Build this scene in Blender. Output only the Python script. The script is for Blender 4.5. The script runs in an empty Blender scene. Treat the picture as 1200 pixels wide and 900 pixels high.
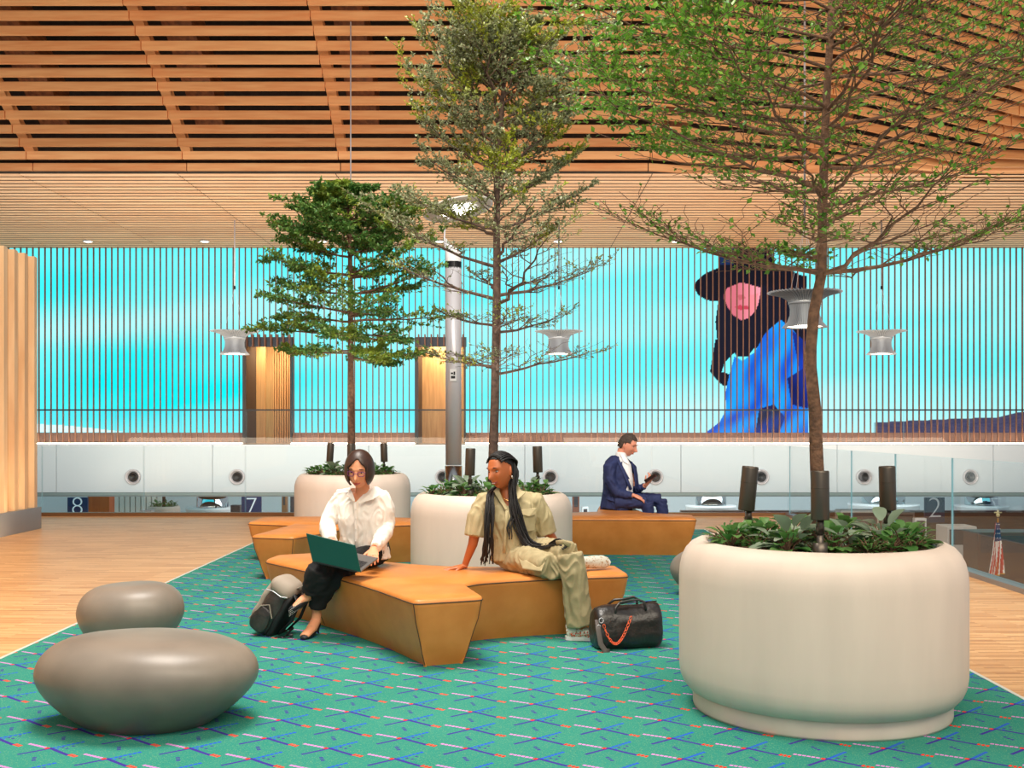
import bpy, bmesh, math, random
import numpy as np
from mathutils import Vector, Matrix, noise
R = random.Random(7)
PI = math.pi
SC = bpy.context.scene
COL = SC.collection

# ------------------------------------------------------------------ camera
F, H0, VX, EYE = 1280.0, 499.0, 597.0, 1.42
cam_d = bpy.data.cameras.new('camera'); cam = bpy.data.objects.new('camera', cam_d); COL.objects.link(cam)
cam.location = (0, 0, EYE); cam.rotation_euler = (PI/2, 0, 0)
cam_d.sensor_width = 36; cam_d.lens = F/1200*36
cam_d.shift_x = 3/1200; cam_d.shift_y = 49/1200
cam_d.clip_end = 300
SC.camera = cam

# ------------------------------------------------------------------ world, light, exposure
SC.view_settings.view_transform = 'Standard'; SC.view_settings.look = 'None'
SC.view_settings.gamma = 1; SC.view_settings.use_curve_mapping = False
SC.view_settings.exposure = 0.36
w = bpy.data.worlds.new('world'); SC.world = w; w.use_nodes = True
w.node_tree.nodes['Background'].inputs[0].default_value = (0.92, 0.96, 1.0, 1)
w.node_tree.nodes['Background'].inputs[1].default_value = 0.36

def area(name, loc, target, size, power, color=(1,1,1), sy=None, spread=180):
    l = bpy.data.lights.new(name, 'AREA'); l.energy = power; l.color = color; l.size = size
    l.spread = math.radians(spread)
    if sy: l.shape = 'RECTANGLE'; l.size_y = sy
    o = bpy.data.objects.new(name, l); COL.objects.link(o); o.location = loc
    d = Vector(target)-Vector(loc); o.rotation_euler = d.to_track_quat('-Z', 'Y').to_euler()
    return o
area('unseen_area_light', (-1.5, 6.5, 9.5), (-.5, 9.0, 0), 3.5, 980, (1, .93, .84), 3.5)          # skylight over the seating
area('unseen_area_light', (1, -5, 5.5), (0, 8, .5), 6, 130, (1, .88, .74), 4)  # added warm frontal fill from behind the camera
area('unseen_area_light', (3, 0, 8.5), (1, 22, 9), 10, 1300, (1, .88, .70), 5)                # added warm area light washing the timber ceiling
area('unseen_area_light', (-7, 28, 0.2), (-7, 31, 7.2), 14, 640, (1, .82, .62), 4)            # unseen uplight added to brighten the flat soffit, left
area('unseen_area_light', (9, 28, 0.2), (9, 31, 7.2), 14, 540, (1, .82, .62), 4)  # same unseen soffit uplight, right
area('unseen_area_light', (0, 24, 6), (0, 33, -.5), 26, 500, (.93, .97, 1), 3)              # unseen area light standing in for daylight on the white balcony front
area('unseen_area_light', (4, 38.5, 1.5), (4, 46, -3), 26, 900, (1, .98, .95), 3)           # unseen area light for the lobby
area('wall_washer', (-6.1, 14.0, .12), (-6.55, 14.0, .9), .25, 14, (1, .74, .45), 2.2)

# ------------------------------------------------------------------ helpers
def P(px, py, Y): return Vector(((px-VX)/F*Y, Y, EYE-(py-H0)/F*Y))
def PZ(px, py, z):
    Y = (EYE-z)*F/(py-H0); return Vector(((px-VX)/F*Y, Y, z))
def lin(c):
    o = []
    for v in c[:3]:
        v = v/255.0; o.append(v/12.92 if v <= .04045 else ((v+.055)/1.055)**2.4)
    return (o[0], o[1], o[2], 1)

class MB:
    def __init__(s): s.v = []; s.f = []; s.m = []
    def add(s, vs, fs, mi=0):
        o = len(s.v); s.v += [tuple(p) for p in vs]
        s.f += [tuple(i+o for i in f) for f in fs]; s.m += [mi]*len(fs); return s
    def box(s, x0, x1, y0, y1, z0, z1, mi=0):
        return s.add([(x0,y0,z0),(x1,y0,z0),(x1,y1,z0),(x0,y1,z0),(x0,y0,z1),(x1,y0,z1),(x1,y1,z1),(x0,y1,z1)],
            [(0,3,2,1),(4,5,6,7),(0,1,5,4),(1,2,6,5),(2,3,7,6),(3,0,4,7)], mi)
    def obox(s, M, hx, hy, hz, mi=0):
        vs = [M @ Vector((a*hx, b*hy, c*hz)) for c in (-1,1) for a, b in ((-1,-1),(1,-1),(1,1),(-1,1))]
        return s.add(vs, [(0,3,2,1),(4,5,6,7),(0,1,5,4),(1,2,6,5),(2,3,7,6),(3,0,4,7)], mi)
    def tube(s, pts, rad, n=8, cap=True, mi=0, side=None):
        """tube through pts; rad: number, list, or list of (rx, ry); rx runs along `side`"""
        pts = [Vector(p) for p in pts]; k = len(pts)
        if not isinstance(rad, (list, tuple)): rad = [rad]*k
        vs = []; prev = None
        for i, p in enumerate(pts):
            t = (pts[min(i+1,k-1)]-pts[max(i-1,0)])
            if t.length < 1e-9: t = Vector((0,0,1))
            t.normalize()
            if side is not None:
                sd = side[i] if isinstance(side, list) else side
                u = Vector(sd); u = (u - t*u.dot(t))
            elif prev is None:
                u = t.orthogonal()
            else: u = prev - t*prev.dot(t)
            if u.length < 1e-6: u = t.orthogonal()
            u.normalize(); prev = u; wv = t.cross(u)
            r = rad[i]; rx, ry = r if isinstance(r, (tuple, list)) else (r, r)
            for a in range(n):
                an = 2*PI*a/n; vs.append(p+u*(math.cos(an)*rx)+wv*(math.sin(an)*ry))
        fs = []
        for i in range(k-1):
            for a in range(n):
                b = (a+1) % n; fs.append((i*n+a, i*n+b, (i+1)*n+b, (i+1)*n+a))
        if cap: fs.append(tuple(range(n-1,-1,-1))); fs.append(tuple((k-1)*n+a for a in range(n)))
        return s.add(vs, fs, mi)
    def ell(s, c, r, M=None, nu=24, nv=16, mi=0, fn=None):
        c = Vector(c); vs = []; M = M or Matrix.Identity(3)
        for j in range(nv+1):
            ph = PI*j/nv
            for i in range(nu):
                th = 2*PI*i/nu
                d = Vector((math.cos(th)*math.sin(ph)*r[0], math.sin(th)*math.sin(ph)*r[1], math.cos(ph)*r[2]))
                if fn: d = fn(d)
                vs.append(c + M @ d)
        fs = [(j*nu+i, (j+1)*nu+i, (j+1)*nu+(i+1)%nu, j*nu+(i+1)%nu) for j in range(nv) for i in range(nu)]
        return s.add(vs, fs, mi)
    def lathe(s, prof, c=(0,0,0), n=48, mi=0, closed=False):
        vs = []; k = len(prof)
        for r, z in prof:
            for a in range(n):
                an = 2*PI*a/n; vs.append((c[0]+r*math.cos(an), c[1]+r*math.sin(an), c[2]+z))
        fs = [(i*n+a, i*n+(a+1)%n, (i+1)*n+(a+1)%n, (i+1)*n+a) for i in range(k-1) for a in range(n)]
        if closed: fs += [(i, ) for i in ()]
        return s.add(vs, fs, mi)
    def build(s, name, mats, parent=None, smooth=False, bevel=0, loc=None):
        me = bpy.data.meshes.new(name)
        vs = s.v
        if loc is not None:
            L = Vector(loc); vs = [tuple(Vector(v)-L) for v in vs]
        me.from_pydata(vs, [], s.f)
        if not isinstance(mats, (list, tuple)): mats = [mats]
        for m in mats: me.materials.append(m)
        if len(mats) > 1: me.polygons.foreach_set('material_index', s.m)
        if smooth: me.polygons.foreach_set('use_smooth', [True]*len(me.polygons))
        me.update()
        o = bpy.data.objects.new(name, me); COL.objects.link(o)
        if loc is not None: o.location = loc
        if parent: attach(o, parent)
        if bevel:
            b = o.modifiers.new('b', 'BEVEL'); b.width = bevel; b.segments = 2; b.limit_method = 'ANGLE'
            b.harden_normals = False
        return o

def attach(o, parent):
    o.parent = parent
    o.location = o.location - parent.location if parent.rotation_euler.z == 0 else o.location
    if parent.parent: o.location = o.location - parent.parent.location
def thing(name, label, cat, loc=(0,0,0), group=None):
    o = bpy.data.objects.new(name, None); COL.objects.link(o); o.location = loc; o.empty_display_size = .2
    return tag(o, label, cat, group)
def tag(o, label, cat, group=None):
    o['label'] = label; o['category'] = cat
    if group: o['group'] = group
    return o
def struct(o): o['kind'] = 'structure'; return o
def dup(root, loc, label=None, name=None):
    r = root.copy(); COL.objects.link(r); r.location = loc
    if label: r['label'] = label
    def rec(src, dst):
        for ch in list(src.children):
            c = ch.copy(); COL.objects.link(c); c.parent = dst; rec(ch, c)
    rec(root, r)
    return r
def remesh(mb, name, mat, parent, vox, smooth=4, disp=None, ds=0.006, dscale=.08):
    """joins overlapping lofts into one continuous surface"""
    o = mb.build(name, mat, None, True)
    m = o.modifiers.new('r', 'REMESH'); m.mode = 'VOXEL'; m.voxel_size = vox; m.use_smooth_shade = True
    if smooth:
        q = o.modifiers.new('s', 'SMOOTH'); q.iterations = smooth; q.factor = .5
    dg = bpy.context.evaluated_depsgraph_get()
    me = bpy.data.meshes.new_from_object(o.evaluated_get(dg), depsgraph=dg)
    o.modifiers.clear(); old = o.data; o.data = me; bpy.data.meshes.remove(old)
    if not me.materials: me.materials.append(mat)
    if disp:
        n = len(me.vertices); nm = np.zeros(n*3); me.vertices.foreach_get('normal', nm)
        co = np.zeros(n*3); me.vertices.foreach_get('co', co); co = co.reshape(-1,3); nm = nm.reshape(-1,3)
        for i in range(n):
            co[i] += nm[i]*disp(Vector(co[i]))
        me.vertices.foreach_set('co', co.ravel())
    me.polygons.foreach_set('use_smooth', [True]*len(me.polygons)); me.update()
    if parent: attach(o, parent)
    return o

# ------------------------------------------------------------------ materials
def mat(name, col, rough=.5, metal=0, emit=None, es=0, spec=.5, coat=0, var=0, vscale=8, bump=0, bscale=40, stretch=(1,1,1), col2=None, island=0, alpha=None, trans=0, sss=0, sheen=0, lo=.35, hi=.65):
    m = bpy.data.materials.new(name); m.use_nodes = True; nt = m.node_tree; b = nt.nodes['Principled BSDF']
    c = lin(col); b.inputs['Base Color'].default_value = c
    b.inputs['Roughness'].default_value = rough; b.inputs['Metallic'].default_value = metal
    b.inputs['Specular IOR Level'].default_value = spec; b.inputs['Coat Weight'].default_value = coat
    b.inputs['Transmission Weight'].default_value = trans; b.inputs['Sheen Weight'].default_value = sheen
    if sss:
        b.inputs['Subsurface Weight'].default_value = sss; b.inputs['Subsurface Scale'].default_value = .01
        b.inputs['Subsurface Radius'].default_value = (1,.4,.25)
    if emit: b.inputs['Emission Color'].default_value = lin(emit); b.inputs['Emission Strength'].default_value = es
    co = None
    def coords(sc):
        tc = nt.nodes.new('ShaderNodeTexCoord'); mp = nt.nodes.new('ShaderNodeMapping')
        nt.links.new(tc.outputs['Object'], mp.inputs[0]); mp.inputs['Scale'].default_value = sc; return mp.outputs[0]
    if col2 or var or island:
        c2 = lin(col2) if col2 else tuple(min(1,x*(1-var)) for x in c[:3])+(1,)
        mx = nt.nodes.new('ShaderNodeMix'); mx.data_type = 'RGBA'
        mx.inputs[6].default_value = c; mx.inputs[7].default_value = c2
        if island:
            g = nt.nodes.new('ShaderNodeNewGeometry'); nz = nt.nodes.new('ShaderNodeTexNoise')
            nt.links.new(coords(stretch), nz.inputs['Vector']); nz.inputs['Scale'].default_value = vscale; nz.inputs['Detail'].default_value = 4
            mr = nt.nodes.new('ShaderNodeMapRange'); mr.inputs[1].default_value = lo; mr.inputs[2].default_value = hi
            nt.links.new(nz.outputs[0], mr.inputs[0])
            ma = nt.nodes.new('ShaderNodeMath'); ma.operation = 'MULTIPLY'; ma.inputs[1].default_value = island
            nt.links.new(g.outputs['Random Per Island'], ma.inputs[0])
            mb_ = nt.nodes.new('ShaderNodeMath'); mb_.operation = 'MULTIPLY_ADD'; mb_.inputs[1].default_value = 1-island
            nt.links.new(mr.outputs[0], mb_.inputs[0]); nt.links.new(ma.outputs[0], mb_.inputs[2])
            nt.links.new(mb_.outputs[0], mx.inputs[0])
        else:
            nz = nt.nodes.new('ShaderNodeTexNoise'); nt.links.new(coords(stretch), nz.inputs['Vector'])
            nz.inputs['Scale'].default_value = vscale; nz.inputs['Detail'].default_value = 5
            mr = nt.nodes.new('ShaderNodeMapRange'); mr.inputs[1].default_value = lo; mr.inputs[2].default_value = hi
            nt.links.new(nz.outputs[0], mr.inputs[0]); nt.links.new(mr.outputs[0], mx.inputs[0])
        nt.links.new(mx.outputs[2], b.inputs['Base Color'])
    if bump:
        nz = nt.nodes.new('ShaderNodeTexNoise'); nt.links.new(coords(stretch), nz.inputs['Vector'])
        nz.inputs['Scale'].default_value = bscale; nz.inputs['Detail'].default_value = 4
        bp = nt.nodes.new('ShaderNodeBump'); bp.inputs['Strength'].default_value = bump; bp.inputs['Distance'].default_value = .01
        nt.links.new(nz.outputs[0], bp.inputs['Height']); nt.links.new(bp.outputs[0], b.inputs['Normal'])
    return m

class NT:
    """tiny node-math writer"""
    def __init__(s, name):
        s.m = bpy.data.materials.new(name); s.m.use_nodes = True; s.t = s.m.node_tree; s.b = s.t.nodes['Principled BSDF']
    def n(s, typ, **kw):
        q = s.t.nodes.new(typ)
        for k, v in kw.items(): setattr(q, k, v)
        return q
    def L(s, a, b): s.t.links.new(a, b)
    def M(s, op, a, b=None, c=None):
        q = s.t.nodes.new('ShaderNodeMath'); q.operation = op
        for i, x in enumerate((a, b, c)):
            if x is None: continue
            if isinstance(x, (int, float)): q.inputs[i].default_value = x
            else: s.t.links.new(x, q.inputs[i])
        return q.outputs[0]
    def mix(s, f, a, b):
        q = s.t.nodes.new('ShaderNodeMix'); q.data_type = 'RGBA'
        for i, x in ((0, f), (6, a), (7, b)):
            if isinstance(x, (int, float, tuple)): q.inputs[i].default_value = x
            else: s.t.links.new(x, q.inputs[i])
        return q.outputs[2]

def carpet_mat():
    t = NT('teal patterned carpet'); M = t.M
    tc = t.n('ShaderNodeTexCoord'); sx = t.n('ShaderNodeSeparateXYZ'); t.L(tc.outputs['Object'], sx.inputs[0])
    A = .305
    X = M('DIVIDE', M('ADD', sx.outputs[0], 60.0+CPX), A); Y = M('DIVIDE', M('ADD', sx.outputs[1], 60.0+CPY), A)
    xi = M('FLOOR', M('ADD', X, .42)); u = M('SUBTRACT', X, xi)
    par = M('MULTIPLY', M('MODULO', xi, 2.0), .5)
    Y2 = M('ADD', Y, par); v = M('SUBTRACT', Y2, M('FLOOR', M('ADD', Y2, .65)))
    nz = t.n('ShaderNodeTexNoise'); t.L(tc.outputs['Object'], nz.inputs['Vector']); nz.inputs['Scale'].default_value = 1.3
    n2 = t.n('ShaderNodeTexNoise'); t.L(tc.outputs['Object'], n2.inputs['Vector']); n2.inputs['Scale'].default_value = 160
    col = t.mix(nz.outputs[0], lin((32,122,108)), lin((60,142,126)))
    g = M('GREATER_THAN', n2.outputs[0], .60); col = t.mix(M('MULTIPLY', g, .30), col, lin((150,180,120)))
    def seg(u0, v0, u1, v1, w, c, dash=0, duty=.65):
        nonlocal col
        dx, dy = u1-u0, v1-v0; L = math.hypot(dx, dy); dx /= L; dy /= L
        a = M('SUBTRACT', u, u0); b = M('SUBTRACT', v, v0)
        s_ = M('ADD', M('MULTIPLY', a, dx), M('MULTIPLY', b, dy))
        n_ = M('ABSOLUTE', M('SUBTRACT', M('MULTIPLY', a, dy), M('MULTIPLY', b, dx)))
        k = M('MULTIPLY', M('LESS_THAN', n_, w), M('MULTIPLY', M('GREATER_THAN', s_, 0.0), M('LESS_THAN', s_, L)))
        if dash: k = M('MULTIPLY', k, M('LESS_THAN', M('FRACT', M('DIVIDE', s_, L/dash)), duty))
        col = t.mix(k, col, lin(c))
    pink, pur, blue, red = (205,130,200), (62,50,140), (40,80,200), (225,50,30)
    seg(-.38,.224,-.05,.03,.028,pink,6,.8)
    seg(-.316,-.30,.05,0,.026,pur)
    seg(.05,0,.40,.33,.026,blue,7,.8)
    seg(0,.02,.42,-.34,.030,pur)
    seg(.42,-.30,.565,-.41,.040,red,3,.7)
    seg(-.045,.02,.0,-.02,.035,red)
    seg(.17,.045,.21,.02,.022,pur); seg(.25,.0,.285,-.03,.022,pur); seg(.13,-.03,.16,-.05,.022,blue)
    seg(.30,.12,.33,.09,.022,pur)
    seg(-.02,-.42,.05,-.62,.028,pur,3,.65)
    t.L(col, t.b.inputs['Base Color']); t.b.inputs['Roughness'].default_value = .95; t.b.inputs['Specular IOR Level'].default_value = .1
    wv = t.n('ShaderNodeTexNoise'); t.L(tc.outputs['Object'], wv.inputs['Vector']); wv.inputs['Scale'].default_value = 260
    bp = t.n('ShaderNodeBump'); bp.inputs['Strength'].default_value = .5; bp.inputs['Distance'].default_value = .004
    t.L(wv.outputs[0], bp.inputs['Height']); t.L(bp.outputs[0], t.b.inputs['Normal'])
    return t.m
# phase of the carpet pattern: one crossing lies at pixel (624, 826.7)
_c = PZ(624, 826.7, 0); CPX = -_c.x; CPY = -_c.y
_k = round(60/.305)*.305
CPX += _k-60; CPY += _k-60
if round(60/.305) % 2: CPY += .1525

def woodfloor_mat():
    t = NT('short strip wood floor'); M = t.M
    tc = t.n('ShaderNodeTexCoord')
    br = t.n('ShaderNodeTexBrick'); t.L(tc.outputs['Object'], br.inputs['Vector'])
    br.inputs['Scale'].default_value = 1; br.inputs['Brick Width'].default_value = .42; br.inputs['Row Height'].default_value = .026
    br.inputs['Mortar Size'].default_value = .0006; br.offset = .37; br.offset_frequency = 2; br.squash = 1
    br.inputs['Color1'].default_value = (0,0,0,1); br.inputs['Color2'].default_value = (1,1,1,1); br.inputs['Mortar'].default_value = (.2,.2,.2,1)
    br.inputs['Bias'].default_value = 0
    mp = t.n('ShaderNodeMapping'); t.L(tc.outputs['Object'], mp.inputs[0]); mp.inputs['Scale'].default_value = (2,38,1)
    nz = t.n('ShaderNodeTexNoise'); t.L(mp.outputs[0], nz.inputs['Vector']); nz.inputs['Scale'].default_value = 1; nz.inputs['Detail'].default_value = 5
    cr = t.n('ShaderNodeValToRGB'); e = cr.color_ramp.elements
    e[0].position = 0; e[0].color = lin((164,108,66)); e[1].position = 1; e[1].color = lin((232,186,132))
    q = e.new(.35); q.color = lin((198,144,94)); q = e.new(.75); q.color = lin((216,166,114))
    f = M('ADD', M('MULTIPLY', br.outputs['Color'], .75), M('MULTIPLY', nz.outputs[0], .35))
    t.L(f, cr.inputs[0]); t.L(cr.outputs[0], t.b.inputs['Base Color'])
    t.b.inputs['Roughness'].default_value = .38; t.b.inputs['Specular IOR Level'].default_value = .35
    return t.m

WFLOOR = woodfloor_mat(); CARPET = carpet_mat()
FIR = mat('fir beam', (244,184,122), .6, col2=(224,146,86), vscale=1, stretch=(1.2,14,14), island=.45, bump=.1)
FIRS = mat('fir soffit slat', (234,190,146), .6, col2=(212,156,110), vscale=1, stretch=(1.2,14,14), island=.5)
FIRD = mat('brown glulam', (150,90,46), .6, col2=(105,60,30), vscale=2, stretch=(5,1,6))
DECK = mat('dark roof deck', (72,62,52), .8, var=.3)
FIN = mat('wood fin', (128,84,62), .5, var=.25, vscale=6)
CEDAR = mat('pale cedar board', (230,200,160), .55, col2=(200,156,112), vscale=2, stretch=(3,3,.5), island=.5)
STEELB = mat('brushed steel plinth', (150,150,155), .35, .8)
STEEL = mat('satin steel', (200,198,204), .36, .2)
WHITEM = mat('white painted metal', (225,225,228), .4)
PANEL = mat('pale blue-grey panel', (198,212,222), .28, spec=.6)
DARKM = mat('dark metal', (48,48,50), .4, .5)
BRONZE = mat('bronze lamp housing', (92,84,76), .38, .75)
PLANTER = mat('cream concrete', (222,204,190), .5, var=.07, vscale=3, stretch=(2,2,.4), bump=.04)
TAN = mat('tan leather', (216,138,68), .42, col2=(202,124,56), vscale=5, spec=.45, bump=.12, bscale=260)
SEAM = mat('dark seam thread', (70,52,38), .8)
GREY = mat('grey moulded resin', (136,124,112), .40, col2=(118,108,98), vscale=3, spec=.45)
SOIL = mat('dark soil', (58,44,34), .95, bump=.6, bscale=60, var=.4)
RUBBER = mat('black rubber', (25,25,27), .7)
TRIMM = mat('pale metal trim', (228,228,220), .4, .3)
BARK = mat('brown bark', (122,88,66), .85, col2=(84,60,46), vscale=30, bump=.8, bscale=70)
BARKG = mat('grey bark', (104,82,70), .85, col2=(70,54,48), vscale=30, bump=.6, bscale=70)
def glassmat(name, tint=(.93,.97,.98), fac=1.0):
    m = bpy.data.materials.new(name); m.use_nodes = True; nt = m.node_tree; nt.nodes.clear()
    o = nt.nodes.new('ShaderNodeOutputMaterial'); mx = nt.nodes.new('ShaderNodeMixShader')
    tr = nt.nodes.new('ShaderNodeBsdfTransparent'); gl = nt.nodes.new('ShaderNodeBsdfGlossy'); fr = nt.nodes.new('ShaderNodeLayerWeight')
    fr.inputs[0].default_value = .5
    gl.inputs['Roughness'].default_value = 0.0; tr.inputs[0].default_value = tint+(1,)
    pw = nt.nodes.new('ShaderNodeMath'); pw.operation = 'POWER'; pw.inputs[1].default_value = 5
    mm = nt.nodes.new('ShaderNodeMath'); mm.operation = 'MULTIPLY_ADD'; mm.inputs[1].default_value = fac*.95; mm.inputs[2].default_value = .035*fac
    nt.links.new(fr.outputs[1], pw.inputs[0]); nt.links.new(pw.outputs[0], mm.inputs[0]); nt.links.new(mm.outputs[0], mx.inputs[0])
    nt.links.new(tr.outputs[0], mx.inputs[1]); nt.links.new(gl.outputs[0], mx.inputs[2]); nt.links.new(mx.outputs[0], o.inputs[0])
    return m
GLASS = glassmat('clear glass'); GEDGE = mat('green-blue glass edge', (130,185,200), .2)
# ------------------------------------------------------------------ setting: floor, carpet, walls
struct(MB().box(-9, 4.46, -6, 17.3, -.45, 0).build('floor', WFLOOR))
cx0, cx1, cy1 = -3.08, 2.65, 14.9
cp = MB().box(cx0, cx1, -5, cy1, 0.0, .008).build('carpet', CARPET); tag(cp, 'large teal carpet with purple, pink and red cross pattern on the wood floor', 'carpet')
MB().box(cx0-.022, cx0, -5, cy1+.022, 0, .010).box(cx1, cx1+.022, -5, cy1+.022, 0, .010).box(cx0, cx1, cy1, cy1+.022, 0, .010).build('edge_trim', TRIMM, cp)

# left timber wall: boards with raised ribs, on a steel plinth
wl = MB(); wl.box(-9, -6.62, 2, 15.1, .3, 3.74)
y = 15.1; k = 0
while y > 3:
    wd = .155 if k % 2 == 0 else .135; dp = .12 if k % 2 == 0 else .05
    wl.add([(-6.62,y,.3),(-6.62+dp*.8,y-.01,.3),(-6.62+dp,y-wd,.3),(-6.62,y-wd-.002,.3),(-6.62,y,3.74),(-6.62+dp*.8,y-.01,3.74),(-6.62+dp,y-wd,3.74),(-6.62,y-wd-.002,3.74)],
        [(0,1,5,4),(1,2,6,5),(2,3,7,6),(4,5,6,7),(0,3,2,1)])
    y -= .15; k += 1
wlo = struct(wl.build('wall_left', CEDAR))
struct(MB().box(-9, -6.48, 2, 15.12, 0, .3).build('baseboard_left', STEELB))

# far white balcony front and walkway
YF = 33.0
fs = MB(); xs = [(-16.5+i*183/F*YF) for i in range(-1, 9)]
x0j = (66-VX)/F*YF
for i in range(-3, 9):
    a = x0j + i*183/F*YF; fs.box(a+.008, a+183/F*YF-.008, YF, YF+.12, -.59, .85)
fs.box(-26, 26, YF+.13, YF+.2, -.60, .84)
struct(fs.build('wall_balcony_front', PANEL))
struct(MB().box(-26, 26, YF+.02, YF+4.4, -.72, -.605).box(-26,26,YF+.2,YF+4.4,.70,.83).build('floor_walkway', mat('grey underside', (120,135,138), .5)))
sc_ = MB()
for i in range(-2, 62): sc_.box(-21+i*.7, -20.96+i*.7, YF-.012, YF+.02, -.66, -.62)
sc_.box(-26,26,YF-.006,YF+.02,-.68,-.60)
struct(sc_.build('trim_1', mat('grey-green edge strip', (128,148,150), .4, .3)))

# round air nozzles in the balcony front
def nozzle():
    t = thing('air_nozzle', '', 'air vent', (0,0,0), 'round air nozzles along the white balcony front')
    MB().lathe([(.235,0),(.235,.05),(.215,.075),(.19,.06),(.155,.012),(.15,.004)], n=40).build('outer_ring', STEEL, t, True).rotation_euler = (PI/2,0,0)
    m = MB().lathe([(.15,.004),(.13,.03),(.115,.04),(.10,.008),(.001,.006)], n=40); o = m.build('nozzle_throat', DARKM, t, True); o.rotation_euler = (PI/2,0,0)
    return t
nz0 = nozzle()
wh = ['first round air nozzle from the left end of the white balcony front', 'round air nozzle on the balcony front above the 7 sign',
 'round air nozzle on the balcony front partly behind the silver column', 'round air nozzle on the balcony front right of the middle planter',
 'round air nozzle on the balcony front beside the phone of the suited man', 'round air nozzle on the balcony front behind the left spotlight of the large planter',
 'round air nozzle on the balcony front between the two right spotlights of the large planter', 'rightmost round air nozzle on the white balcony front']
for k, px in enumerate((156, 278, 519, 645, 768, 892, 1012, 1137)):
    p = P(px, 559, YF); o = nz0 if k == 0 else dup(nz0, (0,0,0)); o.location = (p.x, YF-.002, p.z); o['label'] = wh[k]

# video wall
YS = 36.0; ZT = 7.27
def painter(X, Z):
    px = VX + X*F/YS; py = H0 - (Z-EYE)*F/YS
    n1 = np.zeros_like(px)
    for (a, b, c, d) in ((.004,.055,0,1),(.009,.10,2,.5),(.017,.16,4.1,.3),(.006,.03,1.2,.8)):
        n1 += d*np.sin(px*a*1.0+c + 1.4*np.sin(py*b*.35+px*.003+c)) * np.sin((py+px*.12)*b*.6+c*2+.9*np.sin(px*.008+c))
    pale = np.clip(.30 + .30*n1, 0, 1)
    t = np.clip((px-330)/500, 0, 1)
    pale = np.clip(pale*(.62+.2*t) + .34*t, 0, 1)
    # pale streaks low and mid
    pale = np.clip(pale + .45*np.exp(-((py-(372-.10*(px-200)))/22)**2)*(px<420) + .5*np.clip((py-440)/60,0,1)*t, 0, .95)
    c0 = np.array(lin((0,228,240))[:3]); c1 = np.array(lin((186,246,250))[:3])
    C = c0 + (c1-c0)*pale[...,None]
    mid = np.exp(-((py-425)/30)**2)*np.clip((px-620)/200,0,1)*.5
    C = C + (np.array(lin((60,225,238))[:3])-C)*mid[...,None]
    def inside(poly):
        r = np.zeros(px.shape, bool); n = len(poly); j = n-1
        for i in range(n):
            xi, yi = poly[i]; xj, yj = poly[j]
            r ^= ((yi > py) != (yj > py)) & (px < (xj-xi)*(py-yi)/((yj-yi) or 1e-9)+xi); j = i
        return r
    def put(mask, col, noi=0, col2=None):
        c = np.array(lin(col)[:3])
        if col2 is not None:
            c2 = np.array(lin(col2)[:3]); f = np.clip(noi, 0, 1)[...,None]; cc = c + (c2-c)*f
            C[mask] = cc[mask]
        else: C[mask] = c
    Zp = lambda pts: [(800+a/3.915, 285+b/3.915) for a, b in pts]
    # snow and distant mesa
    put(inside([(40,497),(70,498),(110,502),(150,507),(40,507)]), (225,248,250))
    put(inside([(1024,495),(1110,491),(1170,489),(1200,482),(1330,478),(1330,510),(1024,510)]), (70,62,92), .5+.6*np.sin(px*.21+np.sin(py)*2)*np.sin(py*.7), (38,40,80))
    # figure: dark hair mass, jacket, face, hat
    hair = (14,16,34)
    put(inside(Zp([(165,250),(150,360),(160,470),(125,590),(150,620),(185,655),(225,650),(215,600),(180,590),(200,520),(250,500),(330,480),(560,600),(575,420),(570,150),(350,120)])), hair)
    fold = .42+.42*np.sin((px*.8+py*.35)*.17+1.8*np.sin(py*.035-px*.02)+1.2*np.sin(py*.09))+.12*np.sin(px*.31+py*.1)
    put(inside(Zp([(450,352),(500,390),(545,450),(572,560),(578,900),(80,900),(105,870),(170,820),(200,760),(195,690),(215,600),(238,520),(275,540),(330,500),(380,410)])), (16,150,240), fold*.95, (10,60,190))
    put(inside(Zp([(500,400),(575,460),(578,700),(540,620),(520,500)])), (10,60,180), fold, (4,24,90))
    put(inside(Zp([(350,760),(420,740),(470,800),(430,900),(330,900)])), (20,24,60), fold, (10,50,140))
    put(inside(Zp([(480,620),(578,560),(578,760),(500,740)])), (12,40,130), fold, (6,20,80))
    put(inside(Zp([(240,430),(300,400),(350,380),(330,440),(280,500),(240,510)])), (12,90,190), fold, (8,30,100))
    put(inside(Zp([(345,200),(430,260),(440,330),(400,390),(350,450),(300,520),(250,520),(225,480),(215,380),(205,330),(345,330)])), hair)
    put(inside(Zp([(150,440),(200,460),(240,500),(200,540),(160,560),(135,600),(125,590)])), hair)
    put(inside(Zp([(186,205),(190,255),(205,290),(232,330),(268,352),(300,345),(325,320),(345,285),(362,205),(270,180)])), (205,105,120), (px-(800+250/3.915))/26, (244,150,165))
    put(inside(Zp([(238,292),(262,284),(285,286),(318,292),(300,304),(262,306)])), (190,60,80))
    put(inside(Zp([(246,240),(276,236),(290,252),(262,262)])), (190,90,100))
    put(inside(Zp([(300,240),(345,230),(340,300),(310,330)])), (235,130,140))
    put(inside(Zp([(52,200),(62,175),(100,140),(165,112),(165,20),(400,20),(430,110),(500,125),(548,150),(560,172),(540,195),(440,215),(360,190),(270,178),(205,205),(185,240),(160,268),(110,262),(68,235)])), (8,10,26))
    put(inside(Zp([(168,20),(240,20),(232,100),(172,100)])), (16,40,80))
    for (q0, q1, q2) in (((640,500),(680,520),(660,535)), ((150,600),(180,560),(215,590))):
        pass
    return C
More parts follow.
